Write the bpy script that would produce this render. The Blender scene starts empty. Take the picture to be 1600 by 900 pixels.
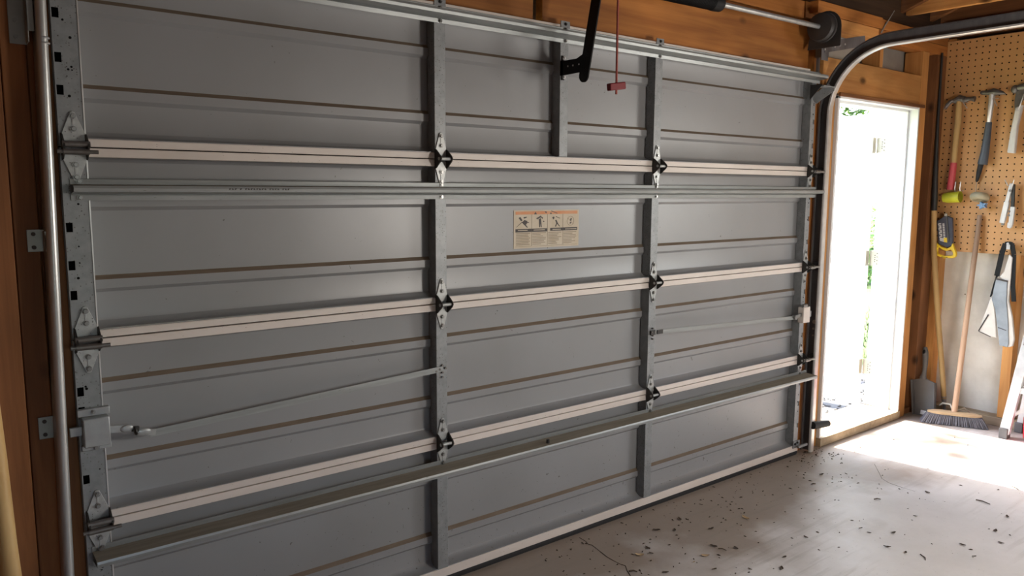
import bpy, bmesh, math, random
from mathutils import Vector, Matrix
random.seed(7)
SC = bpy.context.scene
COL = SC.collection

# ------------------------------------------------------------------ camera
cam_d = bpy.data.cameras.new('camera')
cam = bpy.data.objects.new('camera', cam_d)
COL.objects.link(cam)
YAW, PIT, ROL = 0.66022, 0.12710, 0.005164
fw = Vector((math.sin(YAW)*math.cos(PIT), math.cos(YAW)*math.cos(PIT), -math.sin(PIT)))
rt0 = Vector((math.cos(YAW), -math.sin(YAW), 0)); up0 = rt0.cross(fw)
rt = math.cos(ROL)*rt0 + math.sin(ROL)*up0
up = -math.sin(ROL)*rt0 + math.cos(ROL)*up0
mw = Matrix((rt, up, -fw)).transposed().to_4x4()
mw.translation = Vector((-0.35996, -2.41313, 1.49115))
cam.matrix_world = mw
cam_d.sensor_width = 36.0
cam_d.lens = 36.0*1203.9/1600.0
cam_d.clip_start = 0.02
SC.camera = cam

# ------------------------------------------------------------------ world, sun, window and added fill light, exposure
W = bpy.data.worlds.new('world'); SC.world = W
W.use_nodes = True
wn = W.node_tree.nodes; wl = W.node_tree.links
sky = wn.new('ShaderNodeTexSky'); sky.sky_type = 'NISHITA'; sky.sun_disc = False
sky.sun_elevation = math.radians(50); sky.sun_rotation = math.radians(-10)
sky.dust_density = 2.0
bg = wn['Background']; wl.new(sky.outputs[0], bg.inputs[0]); bg.inputs[1].default_value = 1.6
SUN_DIR = Vector((0.15, -0.97, -1.02)).normalized()
def light(name, kind, loc, energy, color, direction=None, size=None, size_y=None):
    d = bpy.data.lights.new(name, kind); d.energy = energy; d.color = color
    o = bpy.data.objects.new(name, d); COL.objects.link(o); o.location = loc
    if direction is not None:
        o.rotation_euler = Vector(direction).to_track_quat('-Z', 'Y').to_euler()
    if kind == 'AREA':
        d.shape = 'RECTANGLE'; d.size = size; d.size_y = size_y
    return o
sun = light('sun', 'SUN', (4, 6, 8), 40.0, (1.0, 0.95, 0.86), SUN_DIR); sun.data.angle = math.radians(0.6)
light('right_window_daylight', 'AREA', (5.36, -2.85, 1.55), 58.0, (1.0, 0.95, 0.89), (-1, 0, 0), 1.2, 0.9)
fill_light = light('room_fill_light', 'POINT', (2.45, -2.35, 1.36), 86.0, (1.0, 0.93, 0.85)); fill_light.data.shadow_soft_size = 0.22  # unseen fill light added to brighten the door's middle, no fixture
light('back_fill_light', 'AREA', (0.3, -6.02, 1.5), 3.5, (0.74, 0.88, 1.0), (0, 1, 0), 1.0, 0.8)  # weak cool fill added from behind to lift the left side
portal = light('door_portal', 'AREA', (4.36, 0.24, 1.0), 1.0, (1, 1, 1), (0, -1, 0), 0.90, 1.98); portal.data.cycles.is_portal = True
SC.view_settings.view_transform = 'Standard'
SC.view_settings.look = 'None'
SC.view_settings.exposure = 0.12
SC.view_settings.gamma = 1.0
SC.view_settings.use_curve_mapping = False

ZF = -0.04
PI = math.pi

# ------------------------------------------------------------------ materials
def newmat(name):
    m = bpy.data.materials.new(name); m.use_nodes = True
    nt = m.node_tree
    return m, nt, nt.nodes, nt.links, nt.nodes['Principled BSDF']
def N(nodes, t, **kw):
    n = nodes.new(t)
    for k, v in kw.items():
        if k in n.inputs: n.inputs[k].default_value = v
        else: setattr(n, k, v)
    return n
def rgb(c): return (c[0], c[1], c[2], 1.0)
def mixc(nodes, links, fac, a, b, blend='MIX'):
    n = nodes.new('ShaderNodeMix'); n.data_type = 'RGBA'; n.blend_type = blend
    if hasattr(fac, 'links') or hasattr(fac, 'is_output'): links.new(fac, n.inputs[0])
    else: n.inputs[0].default_value = fac
    for s, v in ((6, a), (7, b)):
        if isinstance(v, tuple): n.inputs[s].default_value = rgb(v)
        else: links.new(v, n.inputs[s])
    return n.outputs[2]
def ramp(nodes, links, src, stops):
    r = nodes.new('ShaderNodeValToRGB'); links.new(src, r.inputs[0])
    els = r.color_ramp.elements
    while len(els) < len(stops): els.new(0.5)
    for e, (p, c) in zip(els, stops):
        e.position = p; e.color = rgb(c) if isinstance(c, tuple) else (c, c, c, 1)
    return r.outputs[0]
def coords(nodes, links, scale=(1, 1, 1), rnd=True):
    tc = nodes.new('ShaderNodeTexCoord'); mp = nodes.new('ShaderNodeMapping')
    mp.inputs['Scale'].default_value = scale
    if rnd:
        oi = nodes.new('ShaderNodeObjectInfo')
        add = nodes.new('ShaderNodeVectorMath'); add.operation = 'ADD'
        sc = nodes.new('ShaderNodeVectorMath'); sc.operation = 'SCALE'
        sc.inputs[0].default_value = (13.1, 7.7, 9.3); links.new(oi.outputs['Random'], sc.inputs['Scale'])
        links.new(tc.outputs['Object'], add.inputs[0]); links.new(sc.outputs[0], add.inputs[1])
        links.new(add.outputs[0], mp.inputs[0])
    else:
        links.new(tc.outputs['Object'], mp.inputs[0])
    return mp.outputs[0]
def bumpy(nodes, links, bs, src, strength, dist=0.002):
    b = nodes.new('ShaderNodeBump'); b.inputs['Strength'].default_value = strength; b.inputs['Distance'].default_value = dist
    links.new(src, b.inputs['Height']); links.new(b.outputs[0], bs.inputs['Normal'])

def plain(name, c, rough=0.5, metal=0.0, c2=None, scale=12.0, stretch=(1, 1, 1), bump=0.0, specks=None, spec=None, rnd=True):
    m, nt, nd, lk, bs = newmat(name)
    bs.inputs['Roughness'].default_value = rough; bs.inputs['Metallic'].default_value = metal
    if spec is not None: bs.inputs['Specular IOR Level'].default_value = spec
    vec = coords(nd, lk, stretch, rnd)
    nz = N(nd, 'ShaderNodeTexNoise', Scale=scale, Detail=6.0, Roughness=0.6); lk.new(vec, nz.inputs[0])
    if c2 is None: c2 = tuple(x*0.8 for x in c)
    fac = ramp(nd, lk, nz.outputs[0], [(0.35, 0.0), (0.68, 1.0)])
    out = mixc(nd, lk, fac, c, c2)
    if specks:
        for (sc, sz, dens, colr) in specks:
            vo = N(nd, 'ShaderNodeTexVoronoi', Scale=sc); lk.new(vec, vo.inputs[0])
            lt = nd.new('ShaderNodeMath'); lt.operation = 'LESS_THAN'; lk.new(vo.outputs['Distance'], lt.inputs[0]); lt.inputs[1].default_value = sz
            sep = nd.new('ShaderNodeSeparateColor'); lk.new(vo.outputs['Color'], sep.inputs[0])
            l2 = nd.new('ShaderNodeMath'); l2.operation = 'LESS_THAN'; lk.new(sep.outputs[0], l2.inputs[0]); l2.inputs[1].default_value = dens
            mu = nd.new('ShaderNodeMath'); mu.operation = 'MULTIPLY'; lk.new(lt.outputs[0], mu.inputs[0]); lk.new(l2.outputs[0], mu.inputs[1])
            out = mixc(nd, lk, mu.outputs[0], out, colr)
    lk.new(out, bs.inputs['Base Color'])
    if bump: bumpy(nd, lk, bs, nz.outputs[0], bump)
    return m

def wood(name, axis, c=(0.50, 0.20, 0.048), c2=(0.31, 0.105, 0.024), rough=0.6, knots=True, grain=1.0):
    m, nt, nd, lk, bs = newmat(name)
    bs.inputs['Roughness'].default_value = rough
    bs.inputs['Specular IOR Level'].default_value = 0.25
    s = [22*grain]*3; s[axis] = 1.1*grain
    vec = coords(nd, lk, tuple(s))
    n1 = N(nd, 'ShaderNodeTexNoise', Scale=1.0, Detail=7.0, Roughness=0.62, Distortion=0.9); lk.new(vec, n1.inputs[0])
    f1 = ramp(nd, lk, n1.outputs[0], [(0.32, 0.0), (0.7, 1.0)])
    out = mixc(nd, lk, f1, c, c2)
    s2 = [2.2]*3; s2[axis] = 1.2
    v2 = coords(nd, lk, tuple(s2))
    n2 = N(nd, 'ShaderNodeTexNoise', Scale=1.3, Detail=3.0); lk.new(v2, n2.inputs[0])
    f2 = ramp(nd, lk, n2.outputs[0], [(0.35, 0.62), (0.7, 1.12)])
    out = mixc(nd, lk, 1.0, out, f2, 'MULTIPLY')
    if knots:
        s3 = [7.0]*3; s3[axis] = 4.0
        v3 = coords(nd, lk, tuple(s3))
        vo = N(nd, 'ShaderNodeTexVoronoi', Scale=1.0); lk.new(v3, vo.inputs[0])
        k = ramp(nd, lk, vo.outputs['Distance'], [(0.07, 1.0), (0.19, 0.0)])
        sep = nd.new('ShaderNodeSeparateColor'); lk.new(vo.outputs['Color'], sep.inputs[0])
        l2 = nd.new('ShaderNodeMath'); l2.operation = 'LESS_THAN'; lk.new(sep.outputs[0], l2.inputs[0]); l2.inputs[1].default_value = 0.55
        mu = nd.new('ShaderNodeMath'); mu.operation = 'MULTIPLY'; lk.new(k, mu.inputs[0]); lk.new(l2.outputs[0], mu.inputs[1])
        out = mixc(nd, lk, mu.outputs[0], out, tuple(x*0.22 for x in c2))
    oi = nd.new('ShaderNodeObjectInfo')
    rr = ramp(nd, lk, oi.outputs['Random'], [(0.0, 0.82), (1.0, 1.15)])
    out = mixc(nd, lk, 1.0, out, rr, 'MULTIPLY')
    lk.new(out, bs.inputs['Base Color'])
    bumpy(nd, lk, bs, n1.outputs[0], 0.25)
    return m

DK = (0.03, 0.027, 0.024)
WX, WY, WZ = wood('wood_along_x', 0), wood('wood_along_y', 1), wood('wood_along_z', 2)
WLX, WLY, WLZ = [wood('lit_wood_%s' % 'xyz'[a], a, (0.70, 0.35, 0.11), (0.50, 0.21, 0.06)) for a in range(3)]  # brighter copies of the wood, bounced daylight put into the colour
WDX, WDY, WDZ = [wood('brown_wood_%s' % 'xyz'[a], a, (0.30, 0.125, 0.045), (0.17, 0.065, 0.025)) for a in range(3)]
DECK = wood('roof_deck_wood', 0, (0.10, 0.06, 0.035), (0.05, 0.03, 0.02))
HANDLE = wood('handle_wood', 2, (0.78, 0.52, 0.22), (0.64, 0.39, 0.15), 0.45, False, 0.6)
BROOMW = wood('broom_handle_wood', 2, (0.44, 0.29, 0.19), (0.36, 0.22, 0.14), 0.5, False, 0.6)
BROOMH = wood('broom_head_wood', 1, (0.62, 0.44, 0.26), (0.52, 0.35, 0.19), 0.5, False, 0.6)

def skin_paint():
    m, nt, nd, lk, bs = newmat('grey_door_paint')
    bs.inputs['Roughness'].default_value = 0.37
    bs.inputs['Specular IOR Level'].default_value = 0.65
    tc = nd.new('ShaderNodeTexCoord')
    geo = nd.new('ShaderNodeNewGeometry')
    n1 = N(nd, 'ShaderNodeTexNoise', Scale=2.2, Detail=5.0); lk.new(geo.outputs['Position'], n1.inputs[0])
    out = mixc(nd, lk, ramp(nd, lk, n1.outputs[0], [(0.35, 0.0), (0.7, 1.0)]), (0.235, 0.238, 0.243), (0.207, 0.208, 0.209))
    # dirt flecks, denser near the floor
    sp = nd.new('ShaderNodeSeparateXYZ'); lk.new(geo.outputs['Position'], sp.inputs[0])
    mr = N(nd, 'ShaderNodeMapRange'); lk.new(sp.outputs[2], mr.inputs[0])
    mr.inputs[1].default_value = 0.0; mr.inputs[2].default_value = 0.55; mr.inputs[3].default_value = 0.8; mr.inputs[4].default_value = 0.06
    mp = nd.new('ShaderNodeMapping'); mp.inputs['Scale'].default_value = (1.0, 1.0, 0.8); lk.new(geo.outputs['Position'], mp.inputs[0])
    dn = N(nd, 'ShaderNodeTexNoise', Scale=30.0, Detail=2.0); lk.new(geo.outputs['Position'], dn.inputs[0])
    va = nd.new('ShaderNodeVectorMath'); va.operation = 'SCALE'; va.inputs['Scale'].default_value = 0.05; lk.new(dn.outputs[1], va.inputs[0])
    vb = nd.new('ShaderNodeVectorMath'); vb.operation = 'ADD'; lk.new(mp.outputs[0], vb.inputs[0]); lk.new(va.outputs[0], vb.inputs[1])
    for sc, sz in ((26.0, 0.09), (60.0, 0.10)):
        vo = N(nd, 'ShaderNodeTexVoronoi', Scale=sc); lk.new(vb.outputs[0], vo.inputs[0])
        lt = nd.new('ShaderNodeMath'); lt.operation = 'LESS_THAN'; lk.new(vo.outputs['Distance'], lt.inputs[0]); lt.inputs[1].default_value = sz
        sep = nd.new('ShaderNodeSeparateColor'); lk.new(vo.outputs['Color'], sep.inputs[0])
        l2 = nd.new('ShaderNodeMath'); l2.operation = 'LESS_THAN'; lk.new(sep.outputs[0], l2.inputs[0]); lk.new(mr.outputs[0], l2.inputs[1])
        mu = nd.new('ShaderNodeMath'); mu.operation = 'MULTIPLY'; lk.new(lt.outputs[0], mu.inputs[0]); lk.new(l2.outputs[0], mu.inputs[1])
        m3 = nd.new('ShaderNodeMath'); m3.operation = 'MULTIPLY'; lk.new(mu.outputs[0], m3.inputs[0]); m3.inputs[1].default_value = 0.75
        out = mixc(nd, lk, m3.outputs[0], out, (0.06, 0.05, 0.04))
    lk.new(out, bs.inputs['Base Color'])
    bumpy(nd, lk, bs, n1.outputs[0], 0.15, 0.02)
    return m
SKIN = skin_paint()
DUST = plain('dusty_ledge', (0.18, 0.14, 0.105), 0.9, 0, (0.14, 0.108, 0.08), 9, (1, 6, 6), spec=0.1)
LEDGE = plain('dusty_strut_ledge', (0.25, 0.225, 0.18), 0.85, 0, (0.19, 0.17, 0.13), 9, (0.6, 6, 6), spec=0.15)
RAIL = plain('cream_rail_paint', (0.65, 0.585, 0.53), 0.45, 0, (0.56, 0.50, 0.45), 4, (0.6, 3, 3), specks=[(70, 0.10, 0.22, (0.16, 0.13, 0.1))])
GALV = plain('galvanized_steel', (0.25, 0.262, 0.266), 0.45, 0.25, (0.19, 0.20, 0.205), 30, specks=[(150, 0.27, 0.30, (0.12, 0.12, 0.115)), (60, 0.12, 0.25, (0.07, 0.065, 0.06))])
GALVS = plain('galvanized_strut_steel', (0.31, 0.325, 0.32), 0.38, 0.35, (0.23, 0.245, 0.24), 14, (0.3, 3, 3), specks=[(90, 0.12, 0.12, (0.11, 0.10, 0.09))])
DARKG = plain('lock_galvanized_plate', (0.36, 0.375, 0.375), 0.4, 0.4, (0.30, 0.31, 0.31), 25)  # one even grey for the left lock and its linkage
HINGE = plain('hinge_steel', (0.40, 0.41, 0.40), 0.40, 0.3, (0.31, 0.32, 0.315), 60, specks=[(140, 0.2, 0.25, (0.09, 0.085, 0.08))])
EAR = plain('greasy_black_steel', (0.026, 0.024, 0.021), 0.5, 0.2)
BOLT = plain('zinc_bolt', (0.26, 0.26, 0.25), 0.3, 0.6)
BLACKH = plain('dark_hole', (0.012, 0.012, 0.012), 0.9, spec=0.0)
TRACK = plain('dark_track_steel', (0.17, 0.163, 0.165), 0.45, 0.25, (0.12, 0.114, 0.118), 8, (3, 3, 0.5))
DRUM = plain('dark_cast_drum', (0.055, 0.052, 0.05), 0.5, 0.2)
TRACKE = plain('bright_track_edge', (0.66, 0.65, 0.63), 0.3, 0.6)  # far brighter steel for track lip, stile lip and brace bolts
TRACKL = plain('zinc_track_steel', (0.50, 0.51, 0.50), 0.33, 0.6, (0.40, 0.41, 0.40), 12, (3, 3, 0.4))
BRACK = plain('zinc_bracket', (0.30, 0.31, 0.29), 0.45, 0.4)
BLACK = plain('black_steel', (0.010, 0.010, 0.010), 0.6, 0.0, spec=0.2)
RUBBER = plain('black_rubber', (0.014, 0.014, 0.015), 0.7)
RED = plain('red_plastic', (0.17, 0.003, 0.008), 0.6)
CORD = plain('red_cord', (0.33, 0.07, 0.05), 0.7)
WHITE = plain('white_frame_paint', (0.80, 0.82, 0.82), 0.4, 0, (0.76, 0.78, 0.79), 3)
LEAFW = plain('white_door_paint', (0.72, 0.72, 0.71), 0.4, 0, (0.69, 0.69, 0.68), 2)
BRASS = plain('dull_brass', (0.50, 0.45, 0.36), 0.45, 0.3)
PLASTER = plain('stained_white_wall', (0.72, 0.68, 0.60), 0.75, 0, (0.52, 0.48, 0.40), 3.5, specks=[(11, 0.07, 0.35, (0.20, 0.15, 0.10)), (24, 0.13, 0.28, (0.25, 0.20, 0.14)), (50, 0.2, 0.2, (0.25, 0.2, 0.15))], bump=0.2)
SIDING = plain('grey_siding', (0.40, 0.38, 0.33), 0.8, 0, (0.32, 0.30, 0.26), 6)
CURB = wood('sill_plate_wood', 1, (0.50, 0.40, 0.27), (0.36, 0.27, 0.17))
PEG = plain('brown_hardboard', (0.55, 0.285, 0.105), 0.55, 0, (0.49, 0.25, 0.09), 2.0)
ALU = plain('ladder_aluminium', (0.72, 0.73, 0.75), 0.32, 0.5)
GREYP = plain('grey_plastic', (0.105, 0.098, 0.095), 0.5, 0, (0.08, 0.075, 0.072), 8)
BLUEG = plain('blue_grey_grip', (0.075, 0.09, 0.115), 0.5)
STEELD = plain('dark_tool_steel', (0.20, 0.185, 0.17), 0.4, 0.6, (0.12, 0.11, 0.10), 20)
STEELB = plain('bright_tool_steel', (0.62, 0.62, 0.62), 0.3, 0.6, (0.5, 0.5, 0.5), 20)
PALEH = plain('weathered_pale_handle', (0.66, 0.65, 0.62), 0.6, 0, (0.45, 0.44, 0.43), 8, (3, 3, 0.6))
PINKR = plain('red_grip', (0.55, 0.065, 0.075), 0.45)
YELG = plain('yellow_green_plastic', (0.52, 0.52, 0.03), 0.45, 0, (0.42, 0.42, 0.03), 10)
TANK = plain('tan_ring_plastic', (0.40, 0.34, 0.22), 0.5, 0, (0.27, 0.24, 0.16), 14)
BLUEK = plain('blue_plastic', (0.16, 0.30, 0.50), 0.4)
YEL = plain('yellow_handle_plastic', (0.85, 0.58, 0.02), 0.4)
SLEEVE = plain('blue_black_sleeve', (0.045, 0.048, 0.07), 0.5, 0, (0.08, 0.08, 0.10), 10)
LABELW = plain('pale_label', (0.62, 0.62, 0.60), 0.6)
CLOTHB = plain('blue_grey_cloth', (0.29, 0.32, 0.345), 0.75, 0, (0.19, 0.215, 0.235), 9)
CLOTHW = plain('cream_cloth', (0.62, 0.58, 0.52), 0.75, 0, (0.52, 0.48, 0.43), 9)
BRIST = plain('grey_bristles', (0.13, 0.12, 0.13), 0.8, 0, (0.07, 0.065, 0.07), 30)
DECAL = plain('aged_cream_decal', (0.53, 0.46, 0.36), 0.6, 0, (0.46, 0.38, 0.27), 14)
DORANGE = plain('faded_orange_print', (0.55, 0.20, 0.07), 0.6, 0, (0.55, 0.28, 0.14), 20)
DBLACK = plain('dark_print', (0.035, 0.026, 0.024), 0.6)
DGREY = plain('brown_print', (0.24, 0.19, 0.13), 0.6)
DEADLEAF = plain('dry_dark_leaf', (0.055, 0.035, 0.022), 0.85)
PALELEAF = plain('dry_tan_leaf', (0.45, 0.32, 0.18), 0.8)
TWIG = plain('dry_twig', (0.09, 0.065, 0.045), 0.85)
GREEN = plain('tree_leaf_green', (0.10, 0.19, 0.03), 0.6, 0, (0.15, 0.25, 0.045), 3)
GRASS = plain('lawn_green', (0.055, 0.085, 0.014), 0.8, 0, (0.085, 0.11, 0.022), 3)
BARK = plain('tree_bark', (0.12, 0.09, 0.06), 0.9)
GRAVEL = plain('pale_gravel', (0.115, 0.108, 0.10), 0.9, 0, (0.075, 0.07, 0.065), 20, bump=0.3)
STONE = plain('gravel_stone', (0.10, 0.094, 0.088), 0.9, 0, (0.04, 0.037, 0.035), 9)
CRACK = plain('floor_crack_dark', (0.05, 0.04, 0.032), 0.95, spec=0.0)
GLASS = plain('window_daylit_glass', (0.8, 0.85, 0.9), 0.1)
GLASS.node_tree.nodes['Principled BSDF'].inputs['Transmission Weight'].default_value = 1.0
LAMPRED = plain('red_fuel_plastic', (0.62, 0.02, 0.04), 0.4)

def concrete():
    m, nt, nd, lk, bs = newmat('dusty_concrete')
    geo = nd.new('ShaderNodeNewGeometry'); pos = geo.outputs['Position']
    n1 = N(nd, 'ShaderNodeTexNoise', Scale=1.6, Detail=8.0, Roughness=0.65); lk.new(pos, n1.inputs[0])
    base = mixc(nd, lk, ramp(nd, lk, n1.outputs[0], [(0.35, 0.0), (0.68, 1.0)]), (0.60, 0.575, 0.56), (0.49, 0.465, 0.445))
    # brown tracked-in dirt, thick along the foot of the door
    sp = nd.new('ShaderNodeSeparateXYZ'); lk.new(pos, sp.inputs[0])
    n2 = N(nd, 'ShaderNodeTexNoise', Scale=2.3, Detail=6.0); lk.new(pos, n2.inputs[0])
    ma = nd.new('ShaderNodeMath'); ma.operation = 'MULTIPLY_ADD'; lk.new(n2.outputs[0], ma.inputs[0]); ma.inputs[1].default_value = 1.6; lk.new(sp.outputs[1], ma.inputs[2])
    f = ramp(nd, lk, ma.outputs[0], [(0.10, 0.0), (0.5, 0.85)])
    base = mixc(nd, lk, f, base, (0.235, 0.18, 0.135))
    # rubbed streaks running away from the door
    mp = nd.new('ShaderNodeMapping'); mp.inputs['Rotation'].default_value = (0, 0, math.radians(38)); mp.inputs['Scale'].default_value = (1.2, 16, 1); lk.new(pos, mp.inputs[0])
    n3 = N(nd, 'ShaderNodeTexNoise', Scale=1.6, Detail=5.0, Roughness=0.6); lk.new(mp.outputs[0], n3.inputs[0])
    n4 = N(nd, 'ShaderNodeTexNoise', Scale=1.1, Detail=2.0); lk.new(pos, n4.inputs[0])
    mm = nd.new('ShaderNodeMath'); mm.operation = 'MULTIPLY'
    lk.new(ramp(nd, lk, n3.outputs[0], [(0.52, 0.0), (0.7, 0.5)]), mm.inputs[0]); lk.new(ramp(nd, lk, n4.outputs[0], [(0.45, 0.0), (0.6, 1.0)]), mm.inputs[1])
    base = mixc(nd, lk, mm.outputs[0], base, (0.22, 0.19, 0.155))
    for sc, sz, dens in ((15, 0.05, 0.12), (45, 0.09, 0.08), (110, 0.13, 0.06)):
        vo = N(nd, 'ShaderNodeTexVoronoi', Scale=sc); lk.new(pos, vo.inputs[0])
        lt = nd.new('ShaderNodeMath'); lt.operation = 'LESS_THAN'; lk.new(vo.outputs['Distance'], lt.inputs[0]); lt.inputs[1].default_value = sz
        sep = nd.new('ShaderNodeSeparateColor'); lk.new(vo.outputs['Color'], sep.inputs[0])
        l2 = nd.new('ShaderNodeMath'); l2.operation = 'LESS_THAN'; lk.new(sep.outputs[0], l2.inputs[0]); l2.inputs[1].default_value = dens
        mu = nd.new('ShaderNodeMath'); mu.operation = 'MULTIPLY'; lk.new(lt.outputs[0], mu.inputs[0]); lk.new(l2.outputs[0], mu.inputs[1])
        base = mixc(nd, lk, mu.outputs[0], base, (0.07, 0.055, 0.045))
    lk.new(base, bs.inputs['Base Color'])
    lk.new(ramp(nd, lk, n1.outputs[0], [(0.3, 0.34), (0.7, 0.55)]), bs.inputs['Roughness'])
    n5 = N(nd, 'ShaderNodeTexNoise', Scale=60.0, Detail=4.0); lk.new(pos, n5.inputs[0])
    bumpy(nd, lk, bs, n5.outputs[0], 0.12, 0.003)
    return m
CONC = concrete()

# ------------------------------------------------------------------ mesh builder
WL = {}
class MB:
    def __init__(s): s.v = []; s.f = []; s.m = []
    def face(s, idx, m=0): s.f.append(idx); s.m.append(m)
    def addv(s, pts):
        i = len(s.v); s.v += [tuple(p) for p in pts]; return i
    def quad(s, a, b, c, d, m=0):
        i = s.addv((a, b, c, d)); s.face((i, i+1, i+2, i+3), m)
    def box(s, a, b, m=0):
        x0, y0, z0 = [min(p, q) for p, q in zip(a, b)]; x1, y1, z1 = [max(p, q) for p, q in zip(a, b)]
        i = s.addv([(x0,y0,z0),(x1,y0,z0),(x1,y1,z0),(x0,y1,z0),(x0,y0,z1),(x1,y0,z1),(x1,y1,z1),(x0,y1,z1)])
        for q in ((0,3,2,1),(4,5,6,7),(0,1,5,4),(1,2,6,5),(2,3,7,6),(3,0,4,7)): s.face(tuple(i+k for k in q), m)
        return s
    def obox(s, c, ex, ey, ez, m=0):
        c, ex, ey, ez = map(Vector, (c, ex, ey, ez))
        i = s.addv([c+sx*ex+sy*ey+sz*ez for sz in (-1, 1) for sx, sy in ((-1,-1),(1,-1),(1,1),(-1,1))])
        for q in ((0,3,2,1),(4,5,6,7),(0,1,5,4),(1,2,6,5),(2,3,7,6),(3,0,4,7)): s.face(tuple(i+k for k in q), m)
        return s
    def bar(s, p, q, w, t, side, m=0):
        """flat bar from p to q: width w along the direction perpendicular to SIDE, thickness t along SIDE"""
        p, q, side = Vector(p), Vector(q), Vector(side).normalized()
        d = (q-p); wdir = d.cross(side).normalized(); side = wdir.cross(d).normalized()
        return s.obox((p+q)/2, d/2, wdir*w/2, side*t/2, m)
    def prism(s, poly, fn, t0, t1, m=0, mside=None):
        n = len(poly)
        i = s.addv([fn(a, b, t0) for a, b in poly]+[fn(a, b, t1) for a, b in poly])
        s.face(tuple(range(i, i+n)), m); s.face(tuple(range(i+2*n-1, i+n-1, -1)), m)
        for k in range(n):
            l = (k+1) % n; s.face((i+k, i+n+k, i+n+l, i+l), m if mside is None else mside)
        return s
    def sweep(s, prof, fn, t0, t1, ms=0, closed=True, caps=True):
        """profile (open or closed) extruded by fn(a,b,t); ms: material per segment"""
        n = len(prof)
        i = s.addv([fn(a, b, t0) for a, b in prof]+[fn(a, b, t1) for a, b in prof])
        for k in range(n if closed else n-1):
            l = (k+1) % n; s.face((i+k, i+l, i+n+l, i+n+k), ms if isinstance(ms, int) else ms[k])
        if caps and closed:
            s.face(tuple(range(i+n-1, i-1, -1)), 0); s.face(tuple(range(i+n, i+2*n)), 0)
        return s
    def tube(s, path, r, n=10, m=0, caps=True):
        path = [Vector(p) for p in path]
        rs = r if isinstance(r, (list, tuple)) else [r]*len(path)
        d0 = (path[1]-path[0]).normalized()
        u = d0.orthogonal().normalized(); i0 = len(s.v)
        for k, p in enumerate(path):
            if k == 0: d = path[1]-path[0]
            elif k == len(path)-1: d = path[-1]-path[-2]
            else: d = (path[k+1]-path[k]).normalized()+(path[k]-path[k-1]).normalized()
            d.normalize(); u = (u-d*u.dot(d)).normalized(); w = d.cross(u)
            s.addv([p+rs[k]*(math.cos(2*PI*j/n)*u+math.sin(2*PI*j/n)*w) for j in range(n)])
        for k in range(len(path)-1):
            for j in range(n):
                a = i0+k*n+j; b = i0+k*n+(j+1) % n; s.face((a, b, b+n, a+n), m)
        if caps:
            s.face(tuple(range(i0+n-1, i0-1, -1)), m); e = i0+(len(path)-1)*n; s.face(tuple(range(e, e+n)), m)
        return s
    def cyl(s, p, q, r, r1=None, n=12, m=0): return s.tube([p, q], [r, r if r1 is None else r1], n, m)
    def ell(s, c, rx, ry, rz, n=12, k=8, m=0):
        i0 = len(s.v)
        for a in range(k+1):
            th = PI*a/k
            s.addv([(c[0]+rx*math.sin(th)*math.cos(2*PI*j/n), c[1]+ry*math.sin(th)*math.sin(2*PI*j/n), c[2]+rz*math.cos(th)) for j in range(n)])
        for a in range(k):
            for j in range(n):
                p = i0+a*n+j; q = i0+a*n+(j+1) % n; s.face((p, p+n, q+n, q), m)
        return s
    def torus(s, c, ax, R, r, n=20, k=8, m=0, arc=(0, 2*PI)):
        c, ax = Vector(c), Vector(ax).normalized(); u = ax.orthogonal().normalized(); w = ax.cross(u)
        full = arc[1]-arc[0] > 6.28
        i0 = len(s.v); nn = n if full else n+1
        for a in range(nn):
            t = arc[0]+(arc[1]-arc[0])*a/n; d = math.cos(t)*u+math.sin(t)*w
            s.addv([c+d*(R+r*math.cos(2*PI*b/k))+ax*r*math.sin(2*PI*b/k) for b in range(k)])
        for a in range(n):
            a2 = (a+1) % nn
            for b in range(k):
                b2 = (b+1) % k; s.face((i0+a*k+b, i0+a2*k+b, i0+a2*k+b2, i0+a*k+b2), m)
        return s
    def build(s, name, mats, parent=None, loc=None, bevel=0.0, angle=35, clean=True):
        if not isinstance(mats, (list, tuple)): mats = [mats]
        if loc is None:
            loc = WL[parent.name] if parent is not None else (sum(v[0] for v in s.v)/len(s.v), sum(v[1] for v in s.v)/len(s.v), min(v[2] for v in s.v))
        loc = Vector(loc)
        me = bpy.data.meshes.new(name)
        me.from_pydata([tuple(Vector(v)-loc) for v in s.v], [], s.f)
        for mt in mats: me.materials.append(mt)
        me.polygons.foreach_set('material_index', s.m)
        if clean:
            bm = bmesh.new(); bm.from_mesh(me)
            bmesh.ops.remove_doubles(bm, verts=bm.verts, dist=1e-5)
            bmesh.ops.recalc_face_normals(bm, faces=bm.faces); bm.to_mesh(me); bm.free()
        me.polygons.foreach_set('use_smooth', [True]*len(me.polygons))
        me.set_sharp_from_angle(angle=math.radians(angle)); me.update()
        o = bpy.data.objects.new(name, me); COL.objects.link(o)
        WL[o.name] = loc
        if parent is not None:
            o.parent = parent; o.location = loc-WL[parent.name]
        else: o.location = loc
        if bevel:
            b = o.modifiers.new('bevel', 'BEVEL'); b.width = bevel; b.segments = 2; b.limit_method = 'ANGLE'; b.angle_limit = math.radians(40)
        return o
def thing(name, loc, label, cat, group=None):
    o = bpy.data.objects.new(name, None); COL.objects.link(o); o.location = loc; o.empty_display_size = 0.1
    WL[o.name] = Vector(loc); o['label'] = label; o['category'] = cat; o['kind'] = 'thing'
    if group: o['group'] = group
    return o
def tag(o, label, cat, group=None):
    o['label'] = label; o['category'] = cat; o['kind'] = 'thing'
    if group: o['group'] = group
    return o
def struct(o): o['kind'] = 'structure'; return o
def shell(name, loc=(0, 0, 0)):
    o = bpy.data.objects.new(name, None); COL.objects.link(o); o.location = loc; WL[o.name] = Vector(loc); o['kind'] = 'structure'; o.empty_display_size = 0.1
    return o
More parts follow.
